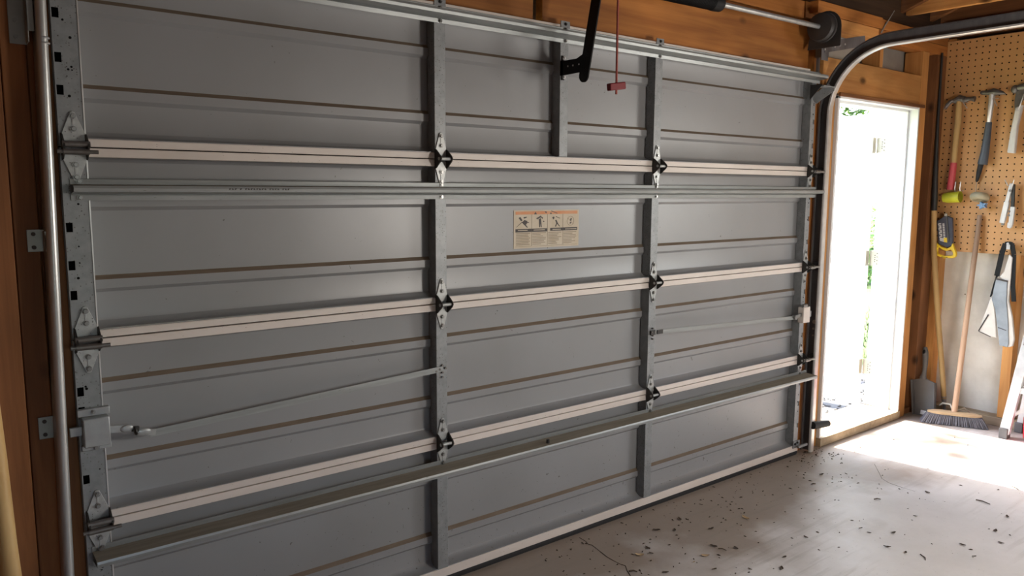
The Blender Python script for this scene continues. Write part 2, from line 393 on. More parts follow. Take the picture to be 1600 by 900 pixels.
def box(name, a, b, mat, parent=None, bevel=0.0):
    ctr = ((a[0]+b[0])/2, (a[1]+b[1])/2, min(a[2], b[2]))
    return MB().box(a, b).build(name, mat, parent, ctr, bevel)
def dup(o, delta, parent=None):
    c = o.copy(); COL.objects.link(c); WL[c.name] = WL[o.name]+Vector(delta)
    if parent is not None: c.parent = parent
    if parent is None or parent == o.parent: c.location = o.location+Vector(delta)
    for ch in list(o.children):
        g = ch.copy(); COL.objects.link(g); g.parent = c; WL[g.name] = WL[ch.name]+Vector(delta)
    return c
XZ = lambda a, b, t: (a, t, b)          # polygon in x,z  extruded along y
YZ = lambda a, b, t: (t, a, b)          # polygon in y,z  extruded along x
XY = lambda a, b, t: (a, b, t)

# ================================================================== STRUCTURE
fl = struct(MB().box((-1.6, -6.1, ZF-0.1), (5.42, 0.02, ZF)).build('floor', CONC, None, (0, 0, ZF)))
MB().box((-1.6, 0.02, ZF-0.1), (5.42, 0.20, ZF-0.002)).build('slab_edge', CONC, fl)
def strip(pts, w, z):
    b = MB()
    for k in range(len(pts)-1):
        p = Vector((*pts[k], z)); q = Vector((*pts[k+1], z)); d = (q-p).normalized(); s = Vector((-d.y, d.x, 0))*w*random.uniform(0.6, 1.3)/2
        b.quad(p-s, q-s, q+s, p+s)
    return b
strip([(1.875,-0.03),(1.872,-0.075),(1.862,-0.10),(1.869,-0.119),(1.855,-0.184),(1.844,-0.234),(1.842,-0.274),(1.843,-0.317),(1.85,-0.336),(1.825,-0.37),(1.805,-0.407)], 0.005, ZF+0.0006).build('crack', CRACK, fl)
strip([(3.842,-0.355),(3.718,-0.447),(3.654,-0.493),(3.623,-0.55),(3.615,-0.621),(3.615,-0.686)], 0.003, ZF+0.0006).build('crack', CRACK, fl)

# front wall -------------------------------------------------------
wf = shell('wall_front')
box('sheathing', (-1.6, 0.13, ZF), (-0.10, 0.15, 2.6), WDZ, wf)
box('sheathing', (-0.10, 0.13, 2.10), (3.68, 0.15, 2.6), DECK, wf)
box('frieze_board', (-1.6, 0.104, 2.50), (5.3, 0.128, 2.72), DECK, wf)
box('sheathing', (3.60, 0.13, ZF), (3.87, 0.15, 2.04), SIDING, wf)
box('sheathing', (3.68, 0.13, 2.04), (5.30, 0.15, 2.6), SIDING, wf)
box('sheathing', (4.86, 0.13, ZF), (5.30, 0.15, 2.04), SIDING, wf)
# left jamb timbers
for x0, x1, y, mt in ((-0.150, -0.092, 0.015, WDZ), (-0.090, -0.032, 0.03, WDZ), (-0.215, -0.153, 0.0, WDZ), (-0.262, -0.218, 0.02, WDZ)):
    box('jamb_timber', (x0, y, ZF), (x1, 0.128, 2.13), mt, wf, 0.003)
for x in (-0.75, -1.2): box('stud', (x, 0.03, ZF), (x+0.04, 0.128, 2.5), WDZ, wf, 0.002)
# header boards over the garage door
box('header_board', (-0.6, 0.062, 2.135), (1.662, 0.10, 2.42), WX, wf, 0.003)
box('header_board', (1.705, 0.058, 2.135), (3.632, 0.10, 2.42), WX, wf, 0.003)
box('header_board', (-0.6, 0.05, 2.424), (3.555, 0.10, 2.515), WX, wf, 0.003)
box('header_board', (3.562, 0.045, 2.43), (3.70, 0.10, 2.515), WX, wf, 0.003)
box('jamb_timber', (3.640, 0.028, ZF), (3.675, 0.128, 2.42), WZ, wf, 0.002)
box('jamb_timber', (3.678, 0.035, ZF), (3.772, 0.128, 2.40), WZ, wf, 0.003)
box('jamb_timber', (3.775, 0.025, ZF), (3.822, 0.128, 2.05), WLZ, wf, 0.003)
box('jamb_timber', (3.825, 0.018, ZF), (3.864, 0.128, 2.05), WLZ, wf, 0.003)
# plates, header and cripples over the side door
box('top_plate', (3.70, 0.0, 2.388), (4.27, 0.10, 2.450), WLX, wf, 0.002)
box('top_plate', (4.272, 0.002, 2.388), (5.2, 0.10, 2.450), WX, wf, 0.002)
box('top_plate', (3.60, -0.004, 2.453), (4.30, 0.10, 2.518), WX, wf, 0.002)
box('top_plate', (4.305, 0.0, 2.453), (5.2, 0.10, 2.512), WX, wf, 0.002)
box('header_board', (3.69, 0.0, 2.045), (4.845, 0.08, 2.232), WLX, wf, 0.003)
box('stud', (4.303, 0.0, 2.233), (4.340, 0.115, 2.387), WLZ, wf, 0.002)
box('stud', (4.848, 0.0, ZF), (4.935, 0.115, 2.387), WLZ, wf, 0.002)
box('stud', (5.055, 0.0, ZF), (5.19, 0.115, 2.387), WDZ, wf, 0.002)
box('sill_plate', (4.94, 0.015, ZF), (5.05, 0.11, 0.0), WDX, wf, 0.002)

# right wall -------------------------------------------------------
wr = shell('wall_right')
b = MB()
b.box((5.29, -2.20, ZF), (5.31, 0.13, 2.6)); b.box((5.29, -6.1, ZF), (5.31, -3.50, 2.6))
b.box((5.29, -3.50, ZF), (5.31, -2.20, 1.05)); b.box((5.29, -3.50, 2.05), (5.31, -2.20, 2.6))
b.build('wall_sheet', PLASTER, wr)
for y0, mt in ((-0.045, WLZ), (-0.535, WLZ), (-1.15, WZ), (-1.77, WZ), (-2.19, WZ), (-3.57, WZ), (-4.47, WZ), (-5.1, WZ)):
    box('stud', (5.20, y0, 0.02), (5.288, y0+0.06, 2.5), mt, wr, 0.002)
box('sill_plate', (5.185, -6.0, ZF), (5.288, 0.0, 0.018), CURB, wr, 0.003)
box('top_plate', (5.19, -6.0, 2.505), (5.288, -0.002, 2.60), WDY, wr, 0.003)
wnd = shell('window_1', (5.25, -2.85, 1.05))
fb = MB()
for a, c in (((5.22, -3.50, 1.05), (5.31, -3.44, 2.05)), ((5.22, -2.26, 1.05), (5.31, -2.20, 2.05)), ((5.22, -3.44, 1.05), (5.31, -2.26, 1.10)), ((5.22, -3.44, 2.0), (5.31, -2.26, 2.05)), ((5.24, -2.87, 1.10), (5.30, -2.83, 2.0))): fb.box(a, c)
fb.build('window_frame', WHITE, wnd, bevel=0.002)
# left and back walls
wlft = shell('wall_left')
MB().box((-1.62, -6.1, ZF), (-1.6, 0.15, 2.6)).build('wall_sheet', WDY, wlft)
wb = shell('wall_back')
b = MB(); b.box((-1.6, -6.12, ZF), (-0.25, -6.1, 2.62)); b.box((0.85, -6.12, ZF), (5.31, -6.1, 2.62)); b.box((-0.25, -6.12, ZF), (0.85, -6.1, 1.05)); b.box((-0.25, -6.12, 1.95), (0.85, -6.1, 2.62))
b.build('wall_sheet', WDX, wb)
wn2 = shell('back_fill_window', (0.3, -6.1, 1.05)); fb = MB()  # unseen window added in the back wall for the cool fill
for a, c in (((-0.25, -6.13, 1.05), (-0.20, -6.06, 1.95)), ((0.80, -6.13, 1.05), (0.85, -6.06, 1.95)), ((-0.20, -6.13, 1.05), (0.80, -6.06, 1.10)), ((-0.20, -6.13, 1.90), (0.80, -6.06, 1.95)), ((0.28, -6.13, 1.10), (0.32, -6.07, 1.90))): fb.box(a, c)
fb.build('window_frame', WHITE, wn2, bevel=0.002)
for nm, x in (('wall_left', -1.62), ('wall_right', 5.291)):     # gable ends up to the roof
    o = MB().prism([(0.15, 2.58), (0.15, 2.70), (-3.0, 3.92), (-6.12, 2.70), (-6.12, 2.58)], YZ, x, x+0.02).build('gable', WDY, wr if nm == 'wall_right' else wlft)

# roof: sloping deck boards on rafters, level joists ----------------
ce = shell('ceiling')
def roof_z(y): return 2.66+(0.3-y)*0.36 if y > -3.0 else 2.66+3.3*0.36-(-3.0-y)*0.36
y = 0.45
while y > -6.3:
    y1 = y-0.185
    if not (y > -3.0 > y1):
        MB().prism([(y, roof_z(y)), (y1+0.006, roof_z(y1+0.006)), (y1+0.006, roof_z(y1+0.006)+0.02), (y, roof_z(y)+0.02)], YZ, -1.7, 5.5).build('deck_board', DECK, ce)
    y = y1
MB().prism([(-2.8, roof_z(-2.8)+0.02), (-3.2, roof_z(-3.2)+0.02), (-3.2, roof_z(-3.2)+0.05), (-2.8, roof_z(-2.8)+0.05)], YZ, -1.7, 5.5).build('deck_board', DECK, ce)
for x in (-1.2, -0.2, 0.8, 1.8, 2.8, 3.75, 4.745, 5.15):
    MB().prism([(0.2, 2.59), (-3.0, roof_z(-3.0)-0.10), (-6.2, 2.59), (-6.2, 2.68), (-3.0, roof_z(-3.0)-0.005), (0.2, 2.68)], YZ, x-0.02, x+0.02).build('rafter', WDY, ce)
jl = WL
# visible joist in the brighter wood, its lit lower edge put into the colour
box('joist', (4.768, -6.1, 2.61), (4.806, 0.09, 2.74), WLY, ce, 0.002)
# nail plate straps at the plate joint
b = MB(); b.bar((4.285, -0.006, 2.43), (4.345, -0.006, 2.50), 0.010, 0.002, (0, 1, 0)); b.bar((4.33, -0.007, 2.48), (4.40, -0.02, 2.57), 0.006, 0.002, (0, 1, 0))
b.build('nail_strap', BRACK, wf)

# side door frame ---------------------------------------------------
tr = shell('trim_1', (4.36, 0.1, ZF))
box('jamb', (3.866, 0.0, ZF), (3.885, 0.235, 2.035), WHITE, tr, 0.002)
box('jamb', (4.845, -0.002, ZF), (4.862, 0.235, 2.035), WHITE, tr, 0.002) if False else None
box('jamb', (4.832, -0.004, ZF+0.0), (4.846, 0.235, 2.035), WHITE, tr, 0.002)
box('stop_strip', (4.815, 0.055, ZF+0.05), (4.832, 0.105, 2.015), WHITE, tr, 0.002)
box('stop_strip', (3.885, 0.055, ZF+0.05), (3.90, 0.105, 2.015), WHITE, tr, 0.002)
box('head_jamb', (3.866, 0.0, 2.018), (4.846, 0.235, 2.036), WHITE, tr, 0.002)
box('stop_strip', (3.885, 0.055, 2.003), (4.832, 0.105, 2.018), WHITE, tr, 0.002)
box('head_strip', (3.866, -0.012, 2.030), (4.90, 0.002, 2.05), WDX, tr, 0.002)
box('threshold', (3.862, -0.012, ZF), (4.85, 0.26, 0.012), CURB, tr, 0.003)
for zc in (1.80, 1.035, 0.275):
    b = MB(); b.box((4.8305, 0.190, zc-0.05), (4.8325, 0.250, zc+0.05)); b.build('hinge_plate', BRASS, tr)
# open side door leaf, swung outward 90 degrees
d1 = shell('door_1', (4.82, 0.27, 0.012))
LX0, LX1, LY0, LY1, LZ0, LZ1 = 4.793, 4.838, 0.266, 1.105, 0.014, 2.005
MB().box((LX0, LY0, LZ0), (LX1, LY1, LZ1)).build('door_leaf', LEAFW, d1, bevel=0.002)
stile = 0.115
for z0, z1 in ((0.27, 0.82), (1.06, 1.84)):
    for y0, y1 in ((LY0+stile+0.03, (LY0+LY1)/2-0.085), ((LY0+LY1)/2+0.085, LY1-stile-0.03)):
        MB().box((LX0-0.004, y0, z0), (LX0+0.01, y1, z1)).build('panel', LEAFW, d1, bevel=0.003)
for zc in (1.80, 1.035, 0.275):
    h = MB().box((LX0+0.003, LY0-0.002, zc-0.05), (LX1-0.003, LY0, zc+0.05)).build('hinge_plate', BRASS, d1)
    MB().cyl((4.838, LY0-0.012, zc-0.052), (4.838, LY0-0.012, zc+0.052), 0.006, n=10).build('hinge_pin', BRASS, h)
    sb = MB()
    for dz in (-0.035, -0.012, 0.012, 0.035):
        sb.cyl((4.83, 0.205, zc+dz), (4.828, 0.205, zc+dz), 0.003, n=6); sb.cyl((4.83, 0.22, zc+dz*0.6), (4.828, 0.22, zc+dz*0.6), 0.003, n=6)
    sb.build('screw', DBLACK, h)['kind'] = 'stuff'
MB().cyl((4.79, 1.02, 0.95), (4.74, 1.02, 0.95), 0.012, n=12).ell((4.735, 1.02, 0.95), 0.022, 0.028, 0.028).build('door_knob', BRASS, d1)

# outside -----------------------------------------------------------
g = struct(MB().box((-6, 0.2, -0.30), (30, 40, -0.075)).build('ground', GRASS, None, (5, 3, -0.075)))
b = MB()
for k in range(700):
    x, yy = random.uniform(3.6, 7.2), random.uniform(0.28, 1.0)
    r = random.uniform(0.006, 0.016); b.ell((x, yy, -0.068), r, r*random.uniform(0.7, 1.2), r*0.6, 6, 4)
gs = b.build('gravel', STONE, None, (5, 0.6, -0.075)); gs['kind'] = 'stuff'; gs['label'] = 'loose grey gravel outside the open side door'; gs['category'] = 'gravel'
struct(MB().box((3.2, 0.2, -0.2), (8.5, 1.05, -0.07)).build('path', GRAVEL, None, (5, 0.6, -0.075)))
b = MB()
for k in range(5000):
    x, yy = random.uniform(4.8, 9.5), 1.0+random.random()**1.6*4
    hgt = random.uniform(0.04, 0.11); a = random.uniform(0, PI); w = 0.006
    dx, dy = math.cos(a)*w, math.sin(a)*w; lx, ly = random.uniform(-.04, .04), random.uniform(-.04, .04)
    i = b.addv([(x-dx, yy-dy, -0.077), (x+dx, yy+dy, -0.077), (x+lx, yy+ly, -0.077+hgt)]); b.face((i, i+1, i+2))
gr = b.build('grass', GRASS, None, (6, 3, -0.077), clean=False); gr['kind'] = 'stuff'; gr['label'] = 'sunlit green grass blades beyond the open side door'; gr['category'] = 'grass'
def foliage(centres, n, size, rnd):
    b = MB()
    for k in range(n):
        cx, cy, cz, r = rnd.choice(centres)
        while True:
            p = Vector((rnd.uniform(-1, 1), rnd.uniform(-1, 1), rnd.uniform(-1, 1)))
            if 0.15 < p.length < 1: break
        p = Vector((cx, cy, cz))+p*r
        u = Vector((rnd.uniform(-1, 1), rnd.uniform(-1, 1), rnd.uniform(-1, 1))).normalized(); w = u.orthogonal().normalized()*0.45
        s = size*rnd.uniform(0.7, 1.3)
        b.quad(p-u*s, p+w*s, p+u*s, p-w*s)
    return b
rnd = random.Random(3)
tree = thing('leafy_tree', (4.3, 6.2, -0.08), 'leafy green tree outside above the open side door', 'tree')
MB().tube([(4.3, 6.2, -0.08), (4.25, 6.1, 1.5), (4.1, 5.9, 3.2), (4.0, 5.6, 4.8)], [0.16, 0.13, 0.10, 0.06], 10).build('trunk', BARK, tree)
b = MB()
br = [((4.1, 5.9, 3.2), (5.5, 5.0, 4.6)), ((4.0, 5.7, 4.2), (3.2, 4.6, 5.4)), ((4.0, 5.6, 4.8), (4.4, 4.6, 5.9)), ((4.15, 6.0, 2.8), (7.0, 5.0, 3.9)), ((5.5, 5.0, 4.6), (9.0, 4.2, 3.6)), ((9.0, 4.2, 3.6), (11.2, 4.0, 2.95))]
for p, q in br:
    md = (Vector(p)+Vector(q))/2+Vector((0.1, 0.1, 0.15)); b.tube([p, md, q], [0.05, 0.035, 0.018], 7)
b.build('branch', BARK, tree)
cs = [(5.5, 5.0, 4.7, 0.7), (2.2, 4.7, 5.4, 0.7), (7.0, 5.0, 4.1, 0.7), (8.8, 4.3, 3.8, 0.6), (10.6, 4.1, 3.1, 0.45), (11.4, 4.0, 2.95, 0.32), (9.9, 4.1, 3.4, 0.5)]
b2 = []
for (fx, fy), rr in (((4.30, -0.12), .12), ((4.42, -0.22), .13), ((4.56, -0.36), .12), ((4.68, -0.50), .13), ((4.80, -0.64), .13), ((4.90, -0.80), .15), ((4.60, -0.78), .08), ((4.72, -0.95), .10), ((4.35, -0.62), .06), ((4.5, -1.2), .2), ((4.8, -1.3), .2)):
    b2.append((fx-0.927, fy+6.0, 6.27, rr*1.7))
mb2 = foliage(b2, 620, 0.05, rnd)
mb2.build('foliage', GREEN, tree, clean=False)['kind'] = 'stuff'
MB().tube([(4.0, 5.6, 4.8), (3.5, 5.7, 5.7), (3.4, 5.9, 6.2), (3.7, 5.4, 6.25), (4.0, 5.1, 6.25)], [0.05, 0.035, 0.02, 0.014, 0.008], 7).build('branch', BARK, tree)
fo = foliage(cs, 2600, 0.07, rnd).build('foliage', GREEN, tree, clean=False); fo['kind'] = 'stuff'
bush = thing('garden_bush', (12.8, 4.6, -0.08), 'sunlit green bush seen through the gap beside the open door', 'bush')
b = MB()
for k in range(7): b.tube([(12.8, 4.6, -0.08), (12.8+rnd.uniform(-.5, .5), 4.6+rnd.uniform(-.4, .4), 0.9)], [0.03, 0.012], 6)
b.build('stem', BARK, bush)
fo = foliage([(12.6, 4.5, 0.5, 0.7), (13.2, 4.9, 0.7, 0.7), (12.2, 4.3, 0.35, 0.5)], 2200, 0.06, rnd).build('foliage', GREEN, bush, clean=False); fo['kind'] = 'stuff'

# ================================================================== GARAGE DOOR
gd = thing('garage_door', (1.8, 0.0, ZF), 'wide grey steel sectional garage door with hinges and cross struts', 'garage door')
JZ = [0.0, 0.5334, 1.0668, 1.6002, 2.1336]
XA, XB = -0.030, 3.632
YS = 0.050
STX = [0.001, 1.1787, 2.343, 3.604]
for k in range(4):
    z0, z1 = JZ[k], JZ[k+1]
    prof = []; ms = []
    def pt(y, z, m=0): prof.append((y, z)); ms.append(m)
    zb = z0+(0.0255 if k else 0.024); zt = z1-0.0255
    for q in range(6):
        a = q/5*PI/2; pt(YS-0.042*(1-math.sin(a)), zb+0.0005+0.026*(1-math.cos(a)))
    for rz in ((0.150, 0.383) if k else (0.135, 0.378)):
        c = z0+rz
        pt(YS, c-0.0245, 1); pt(0.0385, c-0.0135, 2); pt(0.0385, c+0.0125, 3); pt(YS, c+0.0245)
    for q in range(6):
        a = q/5*PI/2; pt(YS-0.030*(1-math.cos(a)), zt-0.018+0.0175*math.sin(a))
    # material per segment: lower slope plain, face plain, upper slope dusty
    seg = []
    for q in range(len(prof)-1): seg.append(1 if ms[q] == 3-0 and False else 0)
    idx = 0
    for q in range(len(prof)-1):
        if ms[q] == 2+0 and ms[q+1] == 3: seg[q] = 0
        if ms[q] == 3: seg[q] = 1
    front = prof; back = [(a+0.006, bb) for a, bb in reversed(prof)]
    full = front+back
    seg = seg+[0]*(len(full)-len(seg))
    mb = MB(); mb.sweep(full, YZ, XA, XB, seg)
    panel = mb.build('door_section', [SKIN, DUST], gd, (1.8, 0.05, z0), angle=20)
    # meeting rails
    if k: 
        MB().box((XA, 0.0, z0+0.0015), (XB, 0.055, z0+0.0235)).build('meeting_rail', RAIL, panel, bevel=0.0015)
        MB().box((XA, 0.0005, z0+0.0236), (XB, 0.056, z0+0.0256)).build('rail_ledge', SKIN, panel)
        MB().box((XA, 0.012, z0-0.004), (XB, 0.05, z0+0.004)).build('joint_light_block', BLACKH, panel)  # dark strip added behind the joint to stop daylight leaking through
    else:
        MB().box((XA, -0.004, -0.014), (XB, 0.055, 0.022)).build('bottom_rail', RAIL, panel, bevel=0.002)
        MB().box((XA, 0.0, 0.022), (XB, 0.056, 0.0245)).build('rail_ledge', SKIN, panel)
        MB().sweep([(0.002, -0.014), (-0.001, -0.025), (0.004, ZF), (0.045, ZF), (0.05, -0.025), (0.048, -0.014)], YZ, XA, XB).build('bottom_seal', RUBBER, panel)
    if k < 3:
        MB().box((XA, 0.0, z1-0.0265), (XB, 0.055, z1-0.0015)).build('meeting_rail', RAIL, panel, bevel=0.0015)
    else:
        MB().box((XA, -0.002, z1-0.012), (3.56, 0.055, z1+0.016)).build('top_rail', RAIL, panel, bevel=0.0015)

# stiles
def centre_stile(x, z0, z1, hw=0.0240):
    b = MB().box((x-hw, -0.0025, z0), (x+hw, 0.047, z1))
    return b.build('centre_stile', GALV, gd, (x, 0, z0), 0.0015)
for x in STX[1:3]:
    for k in range(4):
        centre_stile(x, JZ[k]+(0.002 if k else -0.012), JZ[k+1]-0.002 if k < 3 else 2.10)
centre_stile(1.775, JZ[3]+0.026, 2.10, 0.0225)
def end_stile(xl, xr, z0, z1, notches, lip_right):
    b = MB(); t0, t1 = -0.0025, 0.0
    outer = (xl, xl+0.019) if lip_right else (xr-0.015, xr); inner = (xl+0.019, xr) if lip_right else (xl, xr-0.015)
    b.box((inner[0], t0, z0), (inner[1], t1, z1))
    cur = z0
    for zn in sorted(notches):
        if zn-0.013 > cur and zn+0.013 < z1:
            b.box((outer[0], t0, cur), (outer[1], t1, zn-0.013)); cur = zn+0.013
    b.box((outer[0], t0, cur), (outer[1], t1, z1))
    b.box((xr-0.003, t1, z0), (xr, 0.047, z1)); b.box((xl, t1, z0), (xl+0.003, 0.047, z1))
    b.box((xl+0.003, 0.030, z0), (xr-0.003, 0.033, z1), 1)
    if lip_right: b.box((xr, -0.004, z0), (xr+0.0035, 0.047, z1), 2)
    o = b.build('end_stile', [GALV, BLACKH, TRACKE], gd, ((xl+xr)/2, 0, z0))
    hb = MB()
    for q in range(6):
        zz = random.uniform(z0+0.13, z1-0.13); xx = random.uniform(xl+0.024, xr-0.014); hb.cyl((xx, -0.003, zz), (xx, 0.0, zz), random.choice((0.0022, 0.0032, 0.004)), n=7)
    hb.build('punched_hole', BLACKH, o)['kind'] = 'stuff'
    return o
LN = [[0.20, 0.27, 0.33], [0.13+0.5334, 0.5334+0.33, 0.92], [1.0668+0.127, 1.0668+0.21, 1.0668+0.315], [1.6+0.15, 1.6+0.235, 1.6+0.35]]
for k in range(4):
    end_stile(-0.033, 0.029, JZ[k]+0.002, JZ[k+1]-0.002, LN[k], True)
    end_stile(3.583, 3.626, JZ[k]+0.002, JZ[k+1]-0.002, [JZ[k]+q for q in (0.14, 0.27, 0.39)], False)

# hinges
def bolt(b, x, y, z, r=0.0065, m=0):
    b.cyl((x, y, z), (x, y-0.003, z), r*1.25, n=12, m=m); b.cyl((x, y-0.003, z), (x, y-0.0075, z), r, r*0.8, 6, m=m)
def bolts(lst, mat, parent):
    for x, y, z, r in lst:
        b = MB(); bolt(b, x, y, z, r); b.build('bolt', mat, parent)
def each(name, pts, mat, parent, n=10):
    for p, q, r in pts: MB().cyl(p, q, r, n=n).build(name, mat, parent)
def make_hinge(x, z, wide):
    w0, w1 = (0.029, 0.0085) if wide else (0.0235, 0.0085)
    yb = -0.0026
    b = MB()
    def leaf(sg):
        pts = []
        pts += [(x-w0, z+sg*0.010), (x-w0, z+sg*0.034), (x-w1, z+sg*0.086)]
        pts += [(x-w1*0.7, z+sg*0.0925), (x, z+sg*0.095), (x+w1*0.7, z+sg*0.0925)]
        pts += [(x+w1, z+sg*0.086), (x+w0, z+sg*0.034), (x+w0, z+sg*0.010)]
        b.prism(pts, XZ, yb, yb-0.004)
        rib = [(x-0.003, z+sg*0.055), (x+0.003, z+sg*0.055), (x+0.003, z+sg*0.074), (x-0.003, z+sg*0.074)]
        b.prism(rib, XZ, yb-0.004, yb-0.0055)
    leaf(1); leaf(-1)
    h = b.build('hinge', HINGE, gd, (x, 0, z), 0.0008)
    for sx in (-1, 1):
        eb = MB()
        xx = x+sx*w0
        tri = [(yb, z-0.036), (yb-0.010, z-0.032), (yb-0.038, z-0.010), (yb-0.044, z), (yb-0.038, z+0.010), (yb-0.010, z+0.032), (yb, z+0.036)]
        eb.prism(tri, YZ, xx-0.0022, xx+0.0022); eb.build('hinge_ear', EAR, h)
    pb = MB()
    zp = z+(0.006 if wide else 0)
    pb.cyl((x-w0-0.004, yb-0.031, zp), (x+w0+0.005, yb-0.031, zp), 0.0085 if wide else 0.0062, n=12)
    pb.build('hinge_pin', STEELD if wide else HINGE, h)
    bolts([(x, yb-0.004, z+dz, 0.0065) for dz in (0.082, 0.048, -0.048, -0.082)], BOLT, h)
    return h
c0 = make_hinge(STX[1], JZ[3], False)
for x in STX[1:3]:
    for k in (1, 2, 3):
        if (x, k) != (STX[1], 3): dup(c0, (x-STX[1], 0, JZ[k]-JZ[3]))
e0 = make_hinge(STX[0]+0.001, JZ[3], True)
rb = MB(); rb.cyl((-0.044, -0.0385, JZ[3]-0.014), (0.054, -0.0385, JZ[3]-0.014), 0.0055, n=10); rb.cyl((-0.030, -0.0385, JZ[3]-0.014), (0.032, -0.0385, JZ[3]-0.014), 0.0085, n=12)
rb.build('roller_stem', STEELD, e0)
for k in (1, 2): dup(e0, (0, 0, JZ[k]-JZ[3]))
r0 = make_hinge(3.606, JZ[3], False)
rb = MB(); rb.cyl((3.585, -0.036, JZ[3]-0.002), (3.70, -0.036, JZ[3]-0.002), 0.0065, n=10); rb.cyl((3.60, -0.036, JZ[3]-0.002), (3.652, -0.036, JZ[3]-0.002), 0.010, n=12)
rb.build('roller_stem', BOLT, r0)
MB().cyl((3.705, -0.012, JZ[3]-0.002), (3.722, -0.012, JZ[3]-0.002), 0.024, n=18).build('roller', RUBBER, r0)
for k in (1, 2): dup(r0, (0, 0, JZ[k]-JZ[3]))

# struts: hat section rails across the door
def strut(zt, x0, x1, depth, bx, yb=-0.003):
    t = 0.0018
    P = [(yb-0.0015, zt), (yb-0.0035, zt-0.002), (yb-0.0015, zt-0.016), (yb-depth, zt-0.019), (yb-depth-0.002, zt-0.026), (yb-depth, zt-0.036), (yb-0.0015, zt-0.042), (yb-0.004, zt-0.046), (yb-0.0015, zt-0.060)]
    Q = [(a+t, c) for a, c in reversed(P)]
    ms = [0]*(len(P)+len(Q)); ms[2] = 1; ms[1] = 0
    o = MB().sweep(P+Q, YZ, x0, x1, ms).build('cross_strut', [GALVS, LEDGE], gd, ((x0+x1)/2, 0, zt-0.06), angle=25)
    for x in bx: bolts([(x, yb-0.003, zt-0.008, 0.006), (x, yb-0.003, zt-0.052, 0.006)], BOLT, o)
    return o
strut(2.139, -0.02, 3.655, 0.050, (STX[1], 1.775, STX[2]))
ms_ = strut(1.515, -0.014, 3.672, 0.055, (0.008, STX[1], STX[2]))
strut(0.462, -0.020, 3.672, 0.075, (0.006, STX[1], STX[2]))
# faint ink stamp on the middle strut, worn past reading
b = MB(); x = 0.395
for wch in (3, 1, 8, 4, 3):
    for q in range(wch):
        b.box((x, -0.0602, 1.4855), (x+0.0035, -0.0605, 1.4905)); b.box((x+0.0035, -0.0602, 1.4855 if (q % 2) else 1.489), (x+0.006, -0.0605, 1.487 if (q % 2) else 1.4905)); x += 0.0085
    x += 0.007
b.build('ink_stamp', DBLACK, ms_)['kind'] = 'stuff'
# tabs on top rail
for x in (STX[1], 1.775, STX[2]):
    o = MB().box((x-0.024, -0.006, 2.138), (x+0.024, -0.003, 2.164)).build('strut_tab', GALV, gd)
    bolts([(x, -0.006, 2.152, 0.005)], EAR, o)

# lock boxes and bars
lk0 = MB().box((-0.027, -0.046, 0.767), (0.040, -0.004, 0.850)).build('lock_box', DARKG, gd, (0.006, -0.004, 0.767), 0.003)
MB().box((-0.036, -0.018, 0.850), (0.046, -0.003, 0.872)).build('lock_flange', DARKG, lk0, bevel=0.002)
MB().box((-0.030, -0.016, 0.750), (0.046, -0.003, 0.767)).build('lock_flange', DARKG, lk0, bevel=0.002)
MB().box((-0.058, -0.026, 0.800), (-0.027, -0.014, 0.826)).build('latch_bolt', DARKG, lk0, bevel=0.002)
bolts([(0.004, -0.018, 0.862, 0.005), (0.006, -0.016, 0.757, 0.007)], BOLT, lk0)
lb = MB().bar((0.150, -0.010, 0.768), (1.180, -0.006, 0.819), 0.021, 0.003, (0, 1, 0)).build('lock_bar', GALVS, gd, (0.65, -0.01, 0.76))
b = MB(); b.bar((0.040, -0.026, 0.806), (0.100, -0.024, 0.798), 0.020, 0.004, (0, 1, 0)); b.ell((0.085, -0.027, 0.800), 0.018, 0.004, 0.011)
b.bar((0.098, -0.022, 0.795), (0.118, -0.020, 0.792), 0.014, 0.010, (0, 1, 0), 1); b.ell((0.128, -0.018, 0.779), 0.024, 0.006, 0.0135); b.bar((0.135, -0.016, 0.777), (0.165, -0.013, 0.771), 0.018, 0.006, (0, 1, 0))
b.torus((0.108, -0.026, 0.789), (1, 0, 0.2), 0.010, 0.004, 12, 6, 1)
b.build('linkage', [DARKG, EAR], lb)
each('rivet', [((STX[1]+dx, -0.0035, 0.815+dz), (STX[1]+dx, -0.0095, 0.815+dz), 0.0042) for dx, dz in ((0, 0.017), (0, -0.010), (0.014, 0.005), (-0.012, 0.003), (-0.028, -0.002), (0, -0.028))], STEELD, lb, 8)
lk1 = MB().box((3.560, -0.040, 0.752), (3.625, -0.003, 0.842)).build('lock_box', RAIL, gd, (3.59, -0.003, 0.752), 0.003)
MB().box((3.625, -0.03, 0.78), (3.655, -0.012, 0.815)).build('latch_bolt', GALV, lk1, bevel=0.002)
b = MB().bar((3.50, -0.024, 0.790), (3.56, -0.024, 0.800), 0.018, 0.008, (0, 1, 0)); b.cyl((3.498, -0.034, 0.79), (3.498, -0.014, 0.79), 0.013, n=10); b.cyl((3.56, -0.03, 0.85), (3.60, -0.03, 0.85), 0.01, n=8)
b.build('linkage', BOLT, lk1)
lb2 = MB().bar((2.335, -0.007, 0.830), (3.50, -0.018, 0.787), 0.020, 0.003, (0, 1, 0)).build('lock_bar', GALVS, gd, (2.9, -0.01, 0.78))
for a, c in (((2.328, -0.013, 0.818), (2.358, -0.0085, 0.841)), ((2.372, -0.014, 0.819), (2.41, -0.0095, 0.838))): MB().box(a, c).build('bar_clip', EAR, lb2)
each('rivet', [((STX[2]+dx, -0.0035, 0.829+dz), (STX[2]+dx, -0.015, 0.829+dz), 0.004) for dx, dz in ((0, 0.02), (0, -0.014), (0.0, -0.03), (-0.01, 0.004), (0.012, 0.004))], STEELD, lb2, 8)
# small bolt on low strut ledge
b = MB(); b.cyl((1.66, -0.06, 0.446), (1.66, -0.06, 0.462), 0.007, n=8); b.build('loose_bolt', EAR, gd)
